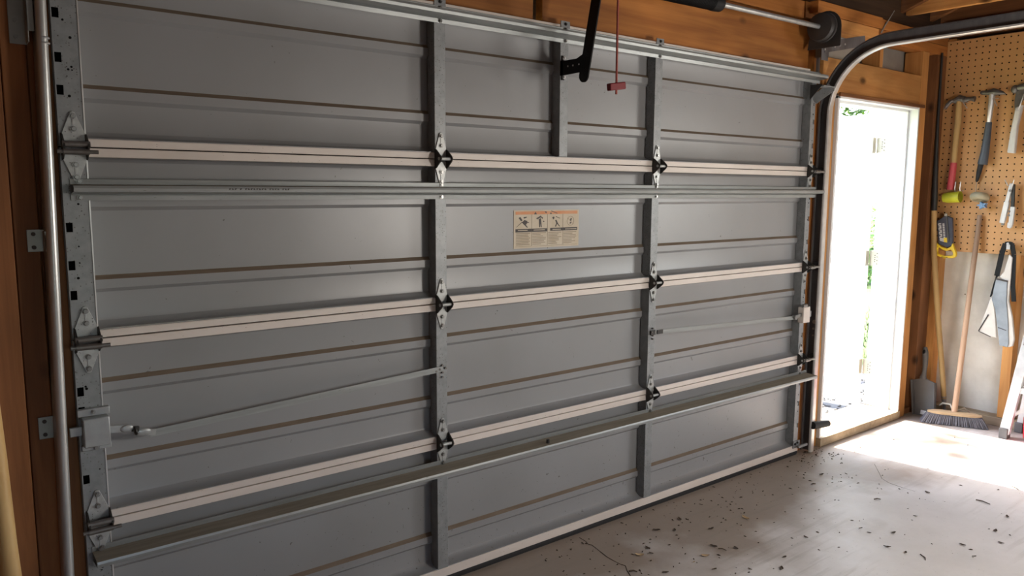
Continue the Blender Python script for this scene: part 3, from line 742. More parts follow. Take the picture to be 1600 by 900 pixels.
# bottom corner bracket, top roller carrier on the right
b = MB().box((3.575, -0.010, 0.010), (3.64, -0.004, 0.05)).box((3.60, -0.03, 0.012), (3.69, -0.02, 0.026)); bolt(b, 3.59, -0.010, 0.035, 0.006, 1); bolt(b, 3.612, -0.010, 0.04, 0.006, 1); b.build('bottom_bracket', [GALV, EAR], gd)
tb = MB(); tb.prism([(-0.003, 1.985), (-0.003, 2.065), (-0.075, 2.062)], YZ, 3.565, 3.57, 0)
tb.bar((3.60, -0.004, 1.985), (3.655, -0.075, 2.055), 0.05, 0.004, (1, 0, 0.3), 1); tb.box((3.57, -0.08, 2.052), (3.69, -0.028, 2.058), 1)
tb.build('top_roller_bracket', [EAR, GALV], gd)

# warning decal on the third section
dz0 = (1.5585, 1.9145, 1.252, 1.408)
dec = MB().box((dz0[0], 0.0484, dz0[2]), (dz0[1], 0.0496, dz0[3])).build('warning_decal', DECAL, gd, (1.7365, 0.05, 1.252), 0.0)
def dbox(b, a0, a1, c0_, c1_, m=0):
    X0 = dz0[0]; Z0 = dz0[2]; wd = dz0[1]-dz0[0]; hd = dz0[3]-dz0[2]
    b.box((X0+a0*wd, 0.0478, Z0+c0_*hd), (X0+a1*wd, 0.0484, Z0+c1_*hd), m)
def dpoly(b, pts):
    X0 = dz0[0]; Z0 = dz0[2]; wd = dz0[1]-dz0[0]; hd = dz0[3]-dz0[2]
    b.prism([(X0+p*wd, Z0+q*hd) for p, q in pts], XZ, 0.0477, 0.0484)
b = MB(); dbox(b, 0.025, 0.975, 0.885, 0.965); b.build('orange_band', DORANGE, dec)
b = MB(); dbox(b, 0.025, 0.50, 0.425, 0.51); dbox(b, 0.545, 0.975, 0.435, 0.515)
dpoly(b, [(0.295, 0.885), (0.34, 0.885), (0.3175, 0.955)]); dpoly(b, [(0.535, 0.885), (0.57, 0.885), (0.552, 0.94)]); dpoly(b, [(0.455, 0.955), (0.48, 0.96), (0.49, 0.92), (0.475, 0.915)])
dpoly(b, [(0.55, 0.965), (0.565, 0.975), (0.66, 0.905), (0.645, 0.90)])
# pictograms: falling, lifting, pulling figures
dpoly(b, [(0.07, 0.80), (0.095, 0.825), (0.125, 0.735), (0.105, 0.715)]); dpoly(b, [(0.12, 0.68), (0.155, 0.745), (0.20, 0.715), (0.185, 0.63), (0.15, 0.615)]); dpoly(b, [(0.03, 0.55), (0.04, 0.56), (0.13, 0.69), (0.12, 0.70)])
dpoly(b, [(0.15, 0.62), (0.17, 0.63), (0.205, 0.55), (0.195, 0.54)]); dpoly(b, [(0.14, 0.82), (0.19, 0.83), (0.185, 0.80), (0.15, 0.78)]); dpoly(b, [(0.19, 0.68), (0.22, 0.69), (0.22, 0.67), (0.19, 0.66)])
dpoly(b, [(0.37, 0.76), (0.40, 0.78), (0.415, 0.54), (0.40, 0.54), (0.395, 0.66), (0.388, 0.54), (0.375, 0.54)]); dpoly(b, [(0.33, 0.78), (0.40, 0.85), (0.41, 0.81), (0.345, 0.755)]); dpoly(b, [(0.40, 0.83), (0.43, 0.80), (0.425, 0.76), (0.405, 0.80)]); dpoly(b, [(0.43, 0.72), (0.455, 0.70), (0.45, 0.675), (0.435, 0.69)])
dpoly(b, [(0.62, 0.72), (0.64, 0.73), (0.675, 0.60), (0.70, 0.55), (0.685, 0.55), (0.65, 0.62), (0.635, 0.54), (0.62, 0.555), (0.64, 0.64)]); dpoly(b, [(0.575, 0.80), (0.60, 0.82), (0.61, 0.78), (0.59, 0.74)]); dpoly(b, [(0.63, 0.81), (0.635, 0.825), (0.70, 0.77), (0.695, 0.76)])
dpoly(b, [(0.855, 0.70), (0.87, 0.77), (0.885, 0.76), (0.875, 0.69)]); dpoly(b, [(0.85, 0.62), (0.86, 0.66), (0.875, 0.65), (0.865, 0.61)])
b.build('pictogram', DBLACK, dec)['kind'] = 'stuff'
b = MB(); b.torus((dz0[0]+0.865*0.356, 0.0482, 1.252+0.69*0.156), (0, 1, 0), 0.0195, 0.0008, 24, 4)
b.bar((dz0[0]+0.82*0.356, 0.048, 1.252+0.77*0.156), (dz0[0]+0.91*0.356, 0.048, 1.252+0.60*0.156), 0.0014, 0.0006, (0, 1, 0))
rnd2 = random.Random(5)
for cx in (0.035, 0.275, 0.515, 0.755):
    for q in range(8):
        zz = 0.395-q*0.042; l = rnd2.uniform(0.12, 0.205) if q not in (0, 3) else 0.205
        dbox(b, cx, cx+l, zz-0.011, zz+0.006)
for xx in (0.262, 0.50, 0.742): dbox(b, xx, xx+0.004, 0.06, 0.885)
dbox(b, 0.025, 0.975, 0.045, 0.052)
b.build('text_line', DGREY, dec)['kind'] = 'stuff'
b = MB()
for x0, x1 in ((0.06, 0.20), (0.29, 0.46), (0.58, 0.71), (0.78, 0.96)):
    X0 = dz0[0]; b.box((X0+x0*0.356, 0.0472, 1.252+0.463*0.156), (X0+x1*0.356, 0.0478, 1.252+0.482*0.156))
b.build('pale_print', DECAL, dec)['kind'] = 'stuff'

# ================================================================== DOOR TRACKS AND HARDWARE
# right track: channel section following vertical, arc, horizontal
tk = thing('door_track', (3.72, -0.01, ZF), 'dark steel track beside side door, curving overhead', 'track')
def track_path():
    R0 = 0.3615; pts = [((-0.0095), ZF+0.01)]
    for z in (0.5, 1.0, 1.5, 1.915): pts.append((-0.0095, z))
    cy, cz = -0.371, 1.915
    for a in range(1, 15):
        t = a/14*PI/2; pts.append((cy+R0*math.cos(t), cz+R0*math.sin(t)))
    for yy in (-0.8, -1.4, -2.0, -3.2): pts.append((yy, 2.2765+(-0.371-yy)*0.002))
    return pts
def sweep_track(prof, name, mats, ms, parent, xoff=0.0, tilt=None):
    pts = track_path() if tilt is None else tilt
    b = MB(); n = len(prof); i0 = 0
    for k, (yy, zz) in enumerate(pts):
        if k == 0: d = Vector((pts[1][0]-yy, pts[1][1]-zz))
        elif k == len(pts)-1: d = Vector((yy-pts[-2][0], zz-pts[-2][1]))
        else: d = Vector((pts[k+1][0]-yy, pts[k+1][1]-zz)).normalized()+Vector((yy-pts[k-1][0], zz-pts[k-1][1])).normalized()
        d.normalize(); nn = Vector((-d.y, d.x))      # towards the room / underside
        nn = Vector((d.y*-1, d.x))
        b.addv([(xoff+px, yy+nn.x*pn, zz+nn.y*pn) for px, pn in prof])
    for k in range(len(pts)-1):
        for j in range(n):
            l = (j+1) % n; b.face((k*n+j, k*n+l, (k+1)*n+l, (k+1)*n+j), ms[j])
    b.face(tuple(range(n)), 0); e = (len(pts)-1)*n; b.face(tuple(range(e+n-1, e-1, -1)), 0)
    return b.build(name, mats, parent, angle=30)
h = 0.0345
# pn positive = inner radius side (room side); channel opens towards -x, lips curl
PR = [(0.038, -h), (0.038, h), (0.010, h), (0.004, h-0.004), (0.002, h-0.012), (0.005, h-0.012), (0.008, h-0.005), (0.012, h-0.003), (0.035, h-0.003), (0.035, -h+0.003), (0.012, -h+0.003), (0.008, -h+0.005), (0.005, -h+0.012), (0.002, -h+0.012), (0.004, -h+0.004), (0.010, -h)]
MSR = [0, 1, 1, 1, 1, 0, 0, 0, 0, 0, 0, 0, 0, 0, 0, 0]
sweep_track(PR, 'track_channel', [TRACK, TRACKE], MSR, tk, 3.695)
b = MB().box((3.66, 0.012, 2.13), (3.672, 0.027, 2.42)).box((3.645, -0.052, 2.22), (3.649, 0.024, 2.38)); b.box((3.578, -0.052, 2.195), (3.645, -0.048, 2.36))
b.build('flag_bracket', TRACK, tk)
b = MB(); b.bar((3.60, -0.052, 2.262), (4.02, -0.052, 2.345), 0.058, 0.004, (0, 1, 0)); ab = b.build('angle_brace', TRACK, tk)
each('bolt', [((x, -0.053, z), (x, -0.059, z), 0.0055) for x, z in ((3.60, 2.30), (3.625, 2.305), (3.60, 2.25), (3.70, 2.277), (3.75, 2.289), (3.80, 2.30))], TRACKE, ab)
for z in (0.13,):
    b = MB().tube([(3.70, -0.05, 0.135), (3.80, -0.06, 0.128), (3.845, -0.062, 0.124)], [0.022, 0.021, 0.019], 12); b.build('bumper', RUBBER, tk)
each('bolt', [((3.728, -0.010, 0.74), (3.722, -0.010, 0.74), 0.012), ((3.728, -0.006, 0.70), (3.722, -0.006, 0.70), 0.006), ((3.728, -0.006, 0.66), (3.722, -0.006, 0.66), 0.005)], BRASS, tk)

# left track
tk2 = thing('door_track', (-0.06, -0.02, ZF), 'bright zinc upright track bracketed to brown jamb at left edge', 'track')
PL = [(0.0, 0.0)]
h2 = 0.030
def ltrack():
    b = MB(); n = 0
    cs = []
    for a in range(9):
        t = PI*a/8; cs.append((-0.0135*math.cos(t), -0.036-0.0135*math.sin(t)))       # rounded room-side edge (x, y)
    prof = cs+[(0.0135, -0.030), (0.010, -0.028), (0.010, -0.036)]
    cs2 = [(x*0.78, -0.036+(y+0.036)*0.78) for x, y in reversed(cs)]
    prof = cs+[(0.0135, -0.026)]+[(0.0105, -0.026)]+cs2+[(-0.0105, 0.024), (0.010, 0.024), (0.010, 0.027), (-0.0135, 0.027)]
    z0, z1 = ZF+0.005, 2.12
    off = lambda z: -0.0855+(z-0.43)*0.0175
    n = len(prof)
    b.addv([(off(z0)+x, y, z0) for x, y in prof]+[(off(z1)+x, y, z1) for x, y in prof])
    for k in range(n):
        l = (k+1) % n; b.face((k, l, n+l, n+k))
    return b.build('track_channel', TRACKL, tk2, angle=40)
ltrack()
b = MB(); b.torus((-0.0573, -0.036, 1.875), (0, 0, 1), 0.012, 0.003, 16, 6); b.torus((-0.0573, -0.036, 1.862), (0, 0, 1), 0.012, 0.003, 16, 6); b.build('splice_band', TRACKL, tk2)
for z, hh, x0 in ((1.935, 0.075, -0.128), (1.348, 0.030, -0.122), (0.83, 0.031, -0.128)):
    b = MB().box((x0, 0.009, z-hh), (x0+0.040, 0.013, z+hh)); b.box((x0+0.037, -0.03, z-hh+0.002), (x0+0.040, 0.013, z+hh-0.004)); b.box((x0+0.037, -0.030, z-hh*0.6), (x0+0.053, -0.027, z+hh*0.5))
    br_ = b.build('track_bracket', BRACK, tk2, bevel=0.001)
    each('screw', [((x0+0.015, 0.0092, z+hh*dz), (x0+0.015, 0.006, z+hh*dz), 0.0055) for dz in ((-0.6, 0.6) if hh < 0.05 else (-0.75, -0.2))], DBLACK if hh < 0.05 else BOLT, br_)

# torsion shaft, spring and cable drum
sp = thing('torsion_spring', (3.0, -0.075, 2.33), 'steel torsion shaft with black spring and cable drum over garage door', 'garage spring')
MB().cyl((2.2, -0.08, 2.342), (3.59, -0.08, 2.352), 0.0125, n=16).build('shaft', TRACKL, sp)
b = MB(); b.cyl((2.0, -0.08, 2.338), (2.60, -0.08, 2.345), 0.031, n=20); 
for q in range(60): b.torus((2.0+q*0.0101, -0.08, 2.338+q*0.0101*0.0117), (1, 0, 0.0117), 0.0315, 0.0045, 18, 5)
b.build('spring_coil', BLACK, sp)
MB().tube([(2.595, -0.08, 2.345), (2.61, -0.08, 2.345), (2.655, -0.08, 2.3455), (2.662, -0.08, 2.3456)], [0.036, 0.038, 0.036, 0.030], 20).build('winding_cone', BLACK, sp)
b = MB(); b.tube([(3.485, -0.08, 2.351), (3.495, -0.08, 2.351), (3.52, -0.08, 2.352), (3.526, -0.08, 2.352), (3.538, -0.08, 2.352)], [0.03, 0.07, 0.066, 0.078, 0.078], 28)
for q in range(4): b.torus((3.498+q*0.007, -0.08, 2.351), (1, 0, 0), 0.0685, 0.0035, 28, 5)
b.build('cable_drum', DRUM, sp)
b = MB(); cpts = [(-0.08+0.088*math.cos(t), 2.352+0.088*math.sin(t)) for t in [PI*k/12 for k in range(13)]]+[(-0.168, 2.25), (0.02, 2.25)]
b.prism(cpts, YZ, 3.556, 3.560); b.build('bearing_plate', DRUM, sp)

# ================================================================== OPENER ARM, RELEASE CORD
oa = thing('opener_arm', (1.70, -0.15, 1.9), 'black curved steel opener arm bolted to short centre stile', 'opener arm')
b = MB(); b.bar((1.742, -0.155, 1.932), (1.838, -0.165, 2.46), 0.052, 0.006, (1, 0, 0)); b.cyl((1.739, -0.155, 1.932), (1.745, -0.155, 1.932), 0.026, n=18)
b.build('arm_bar', BLACK, oa)
b = MB(); b.prism([(-0.158, 2.025), (-0.180, 1.985), (-0.150, 1.950), (-0.003, 1.948), (-0.003, 2.005), (-0.10, 2.004)], YZ, 1.752, 1.758)
b.build('arm_link', BLACK, oa)
b = MB().box((1.757, -0.0075, 1.932), (1.772, -0.003, 2.028)); b.box((1.752, -0.02, 1.95), (1.758, -0.003, 2.008)); b.build('door_bracket', BLACK, oa, bevel=0.001)
bolts([(1.768, -0.0075, 2.018, 0.006), (1.768, -0.0075, 1.943, 0.006)], STEELB, oa)
each('rivet', [((1.752, yy, 1.98), (1.750, yy, 1.98), 0.0035) for yy in (-0.05, -0.08, -0.115)], STEELB, oa, 8)
each('rivet', [((1.795, -0.162, 2.26), (1.790, -0.162, 2.26), 0.004)], STEELB, oa, 8)
rc = thing('release_cord', (1.774, -0.3, 1.875), 'red emergency release cord with red pull handle', 'release handle')
MB().tube([(1.774, -0.30, 1.85), (1.773, -0.30, 2.10), (1.772, -0.30, 2.46)], 0.0042, 8).build('cord', CORD, rc)
MB().obox((1.774, -0.30, 1.879), (0.041, 0, 0.0065), (0, 0.011, 0), (-0.002, 0, 0.0135)).build('pull_handle', RED, rc, bevel=0.004)
MB().cyl((1.774, -0.30, 1.850), (1.774, -0.30, 1.862), 0.004, n=8).build('knot', EAR, rc)
rail = thing('opener_rail', (1.775, -1.5, 2.46), 'overhead opener rail above the short centre stile, out of frame', 'opener rail') if False else None

# ================================================================== RIGHT WALL
# pegboard with real holes
PX0, PX1 = 5.186, 5.194
py0, py1, pz0, pz1 = -1.55, 0.0, 1.092, 2.482
pitch = 0.0388
ny, nz_ = int((py1-py0)/pitch), int((pz1-pz0)/pitch)
hy, hz = (py1-py0)/ny, (pz1-pz0)/nz_
bm = MB()
oct_ = [(math.cos(2*PI*(k+0.5)/8), math.sin(2*PI*(k+0.5)/8)) for k in range(8)]
hr = 0.0048
for i in range(ny):
    for j in range(nz_):
        cy, cz = py0+(i+0.5)*hy, pz0+(j+0.5)*hz
        sq = [(hy/2, hz*0.2), (hy*0.2, hz/2), (-hy*0.2, hz/2), (-hy/2, hz*0.2), (-hy/2, -hz*0.2), (-hy*0.2, -hz/2), (hy*0.2, -hz/2), (hy/2, -hz*0.2)]
        o = bm.addv([(PX0, cy+a, cz+c) for a, c in sq]+[(PX0, cy+hr*a, cz+hr*c) for a, c in oct_]+[(PX1, cy+hr*a, cz+hr*c) for a, c in oct_]+[(PX0, cy+sy*hy/2, cz+sz*hz/2) for sy, sz in ((1, 1), (-1, 1), (-1, -1), (1, -1))])
        for k in range(8):
            l = (k+1) % 8
            bm.face((o+k, o+l, o+8+l, o+8+k)); bm.face((o+8+k, o+8+l, o+16+l, o+16+k), 1)
        for q, (k, l) in enumerate(((0, 1), (2, 3), (4, 5), (6, 7))): bm.face((o+k, o+24+q, o+l))
        bm.face(tuple(range(o+16, o+24)), 1)
bm.quad((PX0, py0, pz0), (PX1, py0, pz0), (PX1, py1, pz0), (PX0, py1, pz0)); bm.quad((PX0, py0, pz1), (PX1, py0, pz1), (PX1, py1, pz1), (PX0, py1, pz1))
bm.quad((PX0, py0, pz0), (PX1, py0, pz0), (PX1, py0, pz1), (PX0, py0, pz1)); bm.quad((PX0, py1, pz0), (PX1, py1, pz0), (PX1, py1, pz1), (PX0, py1, pz1))
pg = bm.build('pegboard', [PEG, BLACKH], None, (5.19, -0.75, pz0), clean=False)
tag(pg, 'tan perforated hardboard tool panel on right wall', 'pegboard')

HX = 5.142
def hook(b, y, z, m=0, reach=0.05, up=0.02):
    b.tube([(5.184, y, z), (5.184-reach, y, z-0.004), (5.184-reach-0.006, y, z+up)], 0.0028, 6, m)
# hammer 1
hm = thing('claw_hammer', (HX, -0.11, 1.47), 'claw hammer with worn wooden handle and red grip on pegboard', 'hammer')
b = MB(); b.tube([(HX, -0.117, 2.10), (HX, -0.116, 2.04), (HX, -0.118, 1.95), (HX, -0.114, 1.83), (HX, -0.112, 1.68)], [0.017, 0.019, 0.021, 0.0185, 0.018], 12); b.build('handle', HANDLE, hm)
b = MB(); b.tube([(HX, -0.112, 1.683), (HX, -0.108, 1.60), (HX, -0.102, 1.505)], [0.0205, 0.022, 0.023], 12); b.build('grip', PINKR, hm)
b = MB(); b.tube([(HX, -0.142, 2.085), (HX, -0.165, 2.09), (HX, -0.19, 2.092), (HX, -0.205, 2.090), (HX, -0.212, 2.089)], [0.020, 0.015, 0.013, 0.018, 0.018], 12)
b.tube([(HX, -0.085, 2.085), (HX, -0.12, 2.100), (HX, -0.148, 2.092)], [0.018, 0.025, 0.019], 10)
for dx in (-0.012, 0.010): b.tube([(HX+dx*0.4, -0.09, 2.090), (HX+dx, -0.065, 2.085), (HX+dx*1.2, -0.045, 2.065), (HX+dx*1.3, -0.030, 2.035)], [0.014, 0.010, 0.008, 0.003], 8)
b.build('head', STEELD, hm)
hk = thing('peg_hook', (5.15, -0.12, 2.04), 'double wire peg hook holding the wooden claw hammer', 'hook')
for pth in ([(5.184, -0.085, 2.09), (5.11, -0.083, 2.085), (5.10, -0.055, 2.045)], [(5.184, -0.155, 2.075), (5.11, -0.155, 2.07), (5.10, -0.185, 2.03)]): MB().tube(pth, 0.003, 6).build('wire', STEELB, hk)
# hammer 2
hm = thing('tack_hammer', (HX, -0.3, 1.66), 'steel hammer with long blue grey rubber grip on pegboard', 'hammer')
b = MB(); b.tube([(HX, -0.312, 2.115), (HX, -0.310, 2.03), (HX, -0.306, 1.93), (HX, -0.304, 1.90)], [0.019, 0.017, 0.013, 0.013], 10); b.build('shank', STEELB, hm)
b = MB(); b.tube([(HX, -0.306, 1.935), (HX, -0.303, 1.86), (HX, -0.296, 1.74), (HX, -0.288, 1.675), (HX, -0.287, 1.668)], [0.018, 0.021, 0.025, 0.029, 0.027], 12); b.build('grip', BLUEG, hm)
b = MB(); b.tube([(HX, -0.242, 2.126), (HX, -0.250, 2.126), (HX, -0.262, 2.124), (HX, -0.285, 2.122), (HX, -0.315, 2.124), (HX, -0.345, 2.118), (HX, -0.372, 2.112), (HX, -0.39, 2.104)], [0.008, 0.014, 0.014, 0.016, 0.024, 0.019, 0.011, 0.003], 10); b.build('head', STEELD, hm)
hk = thing('peg_hook', (5.15, -0.33, 2.06), 'wire peg hook under the head of the grey gripped hammer', 'hook')
b = MB(); b.tube([(5.184, -0.335, 2.085), (5.11, -0.335, 2.08), (5.10, -0.36, 2.03)], 0.003, 6); b.build('wire', STEELB, hk)
# narrow black saw behind
ks = thing('keyhole_saw', (5.165, -0.27, 1.5), 'thin black tool hanging point down below the grey hammer grip', 'saw')
b = MB(); b.tube([(5.165, -0.278, 1.78), (5.165, -0.272, 1.68), (5.165, -0.262, 1.62), (5.165, -0.254, 1.565), (5.165, -0.253, 1.555)], [0.012, 0.017, 0.015, 0.009, 0.004], 10); b.build('handle', RUBBER, ks)
MB().tube([(5.165, -0.253, 1.56), (5.165, -0.252, 1.50), (5.165, -0.252, 1.45)], [0.0022, 0.0018, 0.0012], 6).build('blade', STEELB, ks)
# third tool
tt = thing('hatchet', (HX, -0.46, 1.73), 'round headed tool with weathered pale handle at pegboard right', 'hammer')
b = MB(); b.prism([(-0.455, 2.015), (-0.495, 2.03), (-0.475, 1.90), (-0.472, 1.732), (-0.430, 1.738), (-0.438, 1.86)], YZ, HX-0.018, HX+0.018); b.build('handle', PALEH, tt, bevel=0.006)
b = MB(); b.ell((HX, -0.440, 2.128), 0.024, 0.022, 0.027); b.tube([(HX, -0.455, 2.135), (HX, -0.475, 2.138), (HX, -0.53, 2.138), (HX, -0.58, 2.136)], [0.018, 0.022, 0.022, 0.024], 14)
b.prism([(-0.450, 2.115), (-0.445, 2.06), (-0.450, 2.0), (-0.462, 2.0), (-0.475, 2.03), (-0.505, 2.085), (-0.505, 2.12)], YZ, HX-0.009, HX+0.009); b.build('head', STEELD, tt, bevel=0.002)
hk = thing('peg_hook', (5.15, -0.49, 2.0), 'curved wire peg hook carrying the round headed tool', 'hook')
b = MB(); b.tube([(5.184, -0.50, 2.10), (5.115, -0.50, 2.09), (5.10, -0.49, 2.02), (5.105, -0.475, 1.99)], 0.004, 6); b.build('wire', STEELB, hk)
# yellow-green cup
cp = thing('hanging_cup', (HX, -0.12, 1.42), 'yellow green plastic cup hung sideways below the red grip', 'cup')
b = MB(); A, Bq = Vector((HX, -0.066, 1.451)), Vector((HX-0.005, -0.172, 1.458)); d = (Bq-A)
b.tube([A-d*0.05, A, A+d*0.3, Bq, Bq, A+d*0.3, A+d*0.05], [0.018, 0.030, 0.036, 0.037, 0.033, 0.032, 0.026], 20, 0, True); b.build('cup_body', YELG, cp)
hk = thing('peg_hook', (5.15, -0.15, 1.5), 'pair of tall wire hooks above the yellow green cup', 'hook')
for yy in (-0.135, -0.166): MB().tube([(5.184, yy, 1.500), (5.14, yy, 1.492), (5.12, yy-0.004, 1.515), (5.11, yy-0.012, 1.557)], 0.0032, 6).build('wire', STEELB, hk)
# tan ring + blue star
rg = thing('twine_ring', (HX, -0.288, 1.41), 'rounded tan ring shaped holder hanging on pegboard', 'holder')
b = MB(); b.torus((HX, -0.288, 1.457), (0.35, 0.0, 1), 0.033, 0.025, 28, 12); b.build('ring_body', TANK, rg)
bs_ = thing('blue_knob', (HX, -0.312, 1.38), 'small blue star shaped knob under the tan ring', 'knob')
b = MB(); star = [((0.032 if k % 2 == 0 else 0.015)*math.cos(2*PI*k/10), (0.026 if k % 2 == 0 else 0.013)*math.sin(2*PI*k/10)) for k in range(10)]
b.prism([(-0.312+a, 1.405+c) for a, c in star], YZ, 5.115, 5.15); b.cyl((5.184, -0.312, 1.410), (5.11, -0.312, 1.405), 0.009, n=10); b.build('knob_body', BLUEK, bs_)
# folding tool
ft = thing('caulking_shears', (HX, -0.46, 1.27), 'pale metal folding shears hanging with two long arms on pegboard', 'shears')
b = MB(); b.bar((HX, -0.468, 1.545), (HX, -0.448, 1.42), 0.022, 0.018, (1, 0, 0)); b.bar((HX, -0.450, 1.43), (HX, -0.432, 1.295), 0.030, 0.022, (1, 0, 0)); b.build('jaw_arm', PALEH, ft, bevel=0.003)
b = MB(); b.bar((HX+0.004, -0.476, 1.54), (HX+0.004, -0.482, 1.39), 0.020, 0.014, (1, 0, 0)); b.build('dark_arm', EAR, ft, bevel=0.002)
b = MB(); b.bar((HX, -0.486, 1.40), (HX, -0.482, 1.285), 0.026, 0.02, (1, 0, 0)); b.prism([(-0.463, 1.30), (-0.463, 1.268), (-0.480, 1.262), (-0.492, 1.272), (-0.492, 1.30)], YZ, HX-0.008, HX+0.008); b.build('jaw_arm', PALEH, ft, bevel=0.003)
b = MB(); b.box((HX-0.006, -0.444, 1.28), (HX+0.006, -0.428, 1.302)); b.cyl((HX-0.014, -0.466, 1.50), (HX+0.014, -0.466, 1.50), 0.008, n=10); b.cyl((HX-0.014, -0.47, 1.37), (HX+0.01, -0.47, 1.37), 0.006, n=10); b.cyl((HX-0.014, -0.47, 1.345), (HX+0.01, -0.47, 1.345), 0.006, n=10); b.build('pivot_bolt', STEELD, ft)
hk = thing('peg_hook', (5.15, -0.46, 1.56), 'two short wire hooks above the folding shears', 'hook')
for yy, e in ((-0.450, 0.014), (-0.475, -0.012)): MB().tube([(5.184, yy, 1.535), (5.13, yy, 1.532), (5.115, yy+e, 1.568)], 0.003, 6).build('wire', STEELB, hk)
# saw in sleeve
sw = thing('hand_saw', (5.14, -0.1, 1.04), 'small hand saw in dark sleeve with yellow handle', 'saw')
b = MB(); b.prism([(-0.036, 1.296), (-0.060, 1.312), (-0.092, 1.334), (-0.135, 1.318), (-0.146, 1.20), (-0.150, 1.135), (-0.115, 1.118), (-0.060, 1.140), (-0.048, 1.20)], YZ, 5.128, 5.150); b.build('sleeve', SLEEVE, sw, bevel=0.004)
b = MB(); b.prism([(-0.044, 1.282), (-0.095, 1.297), (-0.118, 1.150), (-0.064, 1.160)], YZ, 5.1265, 5.128); b.build('sleeve_label', SLEEVE, sw)
b = MB()
for q in range(8):
    t = q/7; yy = -0.052-0.016*t; zz = 1.276-0.098*t
    b.obox((5.1258, yy-0.007, zz), (0.0005, 0, 0), (0, 0.0085, 0), (0, 0, 0.0045 if q % 3 else 0.0035)); b.obox((5.1258, yy-0.0005+(-0.012 if q % 2 else 0), zz-0.006), (0.0005, 0, 0), (0, 0.0035, 0), (0, 0, 0.004))
for q in range(9):
    t = q/8; b.obox((5.1258, -0.083-0.012*t, 1.275-0.088*t), (0.0005, 0, 0), (0, 0.006, 0), (0, 0, 0.0035))
b.prism([(-0.066, 1.176), (-0.092, 1.182), (-0.094, 1.155), (-0.068, 1.162)], YZ, 5.1255, 5.1265)
b.build('print', LABELW, sw)['kind'] = 'stuff'
b = MB(); b.prism([(-0.092, 1.182), (-0.112, 1.186), (-0.116, 1.152), (-0.094, 1.155)], YZ, 5.1255, 5.1265); b.build('yellow_print', YEL, sw)
b = MB(); b.prism([(-0.098, 1.332), (-0.104, 1.330), (-0.128, 1.16), (-0.120, 1.16)], YZ, 5.120, 5.128); b.build('sleeve_rib', GREYP, sw)
outer = [(-0.048, 1.148), (-0.040, 1.120), (-0.042, 1.075), (-0.052, 1.062), (-0.100, 1.046), (-0.160, 1.050), (-0.176, 1.062), (-0.176, 1.085), (-0.158, 1.125), (-0.148, 1.150), (-0.142, 1.128), (-0.118, 1.112), (-0.078, 1.122)]
inner = [(-0.066, 1.118), (-0.056, 1.112), (-0.054, 1.085), (-0.062, 1.074), (-0.100, 1.062), (-0.148, 1.066), (-0.157, 1.072), (-0.156, 1.085), (-0.146, 1.102), (-0.140, 1.106), (-0.132, 1.104), (-0.112, 1.096), (-0.085, 1.104)]
b = MB(); n = len(outer)
i0 = b.addv([(5.126, a, c) for a, c in outer]+[(5.126, a, c) for a, c in inner]+[(5.150, a, c) for a, c in outer]+[(5.150, a, c) for a, c in inner])
for k in range(n):
    l = (k+1) % n
    b.face((k, l, n+l, n+k)); b.face((2*n+k, 2*n+l, 3*n+l, 3*n+k)); b.face((k, l, 2*n+l, 2*n+k)); b.face((n+k, n+l, 3*n+l, 3*n+k))
b.build('yellow_handle', YEL, sw, bevel=0.003)
b = MB(); b.bar((5.1255, -0.085, 1.0535), (5.1255, -0.125, 1.0535), 0.0045, 0.001, (1, 0, 0)); b.build('handle_print', DBLACK, sw)
hk = thing('peg_hook', (5.15, -0.1, 1.33), 'small hook at the top of the dark saw sleeve', 'hook')
b = MB(); b.tube([(5.184, -0.098, 1.332), (5.13, -0.098, 1.328), (5.118, -0.098, 1.348)], 0.0045, 8); b.cyl((5.125, -0.098, 1.336), (5.112, -0.098, 1.338), 0.009, n=10); b.build('wire', BRASS, hk)
# strap and cloth
bg_ = thing('tool_apron', (5.13, -0.47, 0.5), 'grey blue cloth apron hanging by black straps below pegboard', 'apron')
def ribbon(path, w, t, mat, name, parent):
    b = MB()
    for k in range(len(path)-1): b.bar((HX-0.004, *path[k]), (HX-0.004, *path[k+1]), w, t, (1, 0, 0))
    return b.build(name, mat, parent)
ribbon([(-0.462, 1.165), (-0.446, 1.10), (-0.438, 1.03), (-0.428, 0.955)], 0.030, 0.006, BLACK, 'strap', bg_)
ribbon([(-0.430, 0.96), (-0.418, 0.90), (-0.408, 0.84), (-0.403, 0.815)], 0.010, 0.006, BLACK, 'strap', bg_)
ribbon([(-0.498, 1.168), (-0.515, 1.10), (-0.520, 1.0), (-0.525, 0.90), (-0.538, 0.80)], 0.026, 0.006, BLACK, 'strap', bg_)
ribbon([(-0.460, 1.163), (-0.480, 1.168), (-0.500, 1.163)], 0.026, 0.008, BLACK, 'strap', bg_)
b = MB(); b.cyl((HX-0.012, -0.478, 1.165), (HX+0.045, -0.478, 1.165), 0.008, n=10); b.box((HX-0.012, -0.492, 1.13), (HX+0.004, -0.472, 1.16)); b.build('buckle', STEELB, bg_)
def cloth(poly, name, mat, x0, x1, bev=0.004):
    return MB().prism(poly, YZ, x0, x1).build(name, mat, bg_, bevel=bev)
cloth([(-0.448, 0.950), (-0.470, 0.985), (-0.492, 1.10), (-0.512, 1.08), (-0.512, 0.80), (-0.540, 0.70), (-0.562, 0.56), (-0.556, 0.515), (-0.535, 0.505), (-0.520, 0.51), (-0.49, 0.60), (-0.478, 0.80), (-0.470, 0.935)], 'cream_edge', CLOTHW, 5.128, 5.148)
cloth([(-0.430, 0.935), (-0.497, 0.930), (-0.502, 0.80), (-0.520, 0.68), (-0.535, 0.53), (-0.530, 0.505), (-0.482, 0.508), (-0.466, 0.60), (-0.440, 0.74), (-0.415, 0.80), (-0.420, 0.86)], 'blue_panel', CLOTHB, 5.122, 5.146)
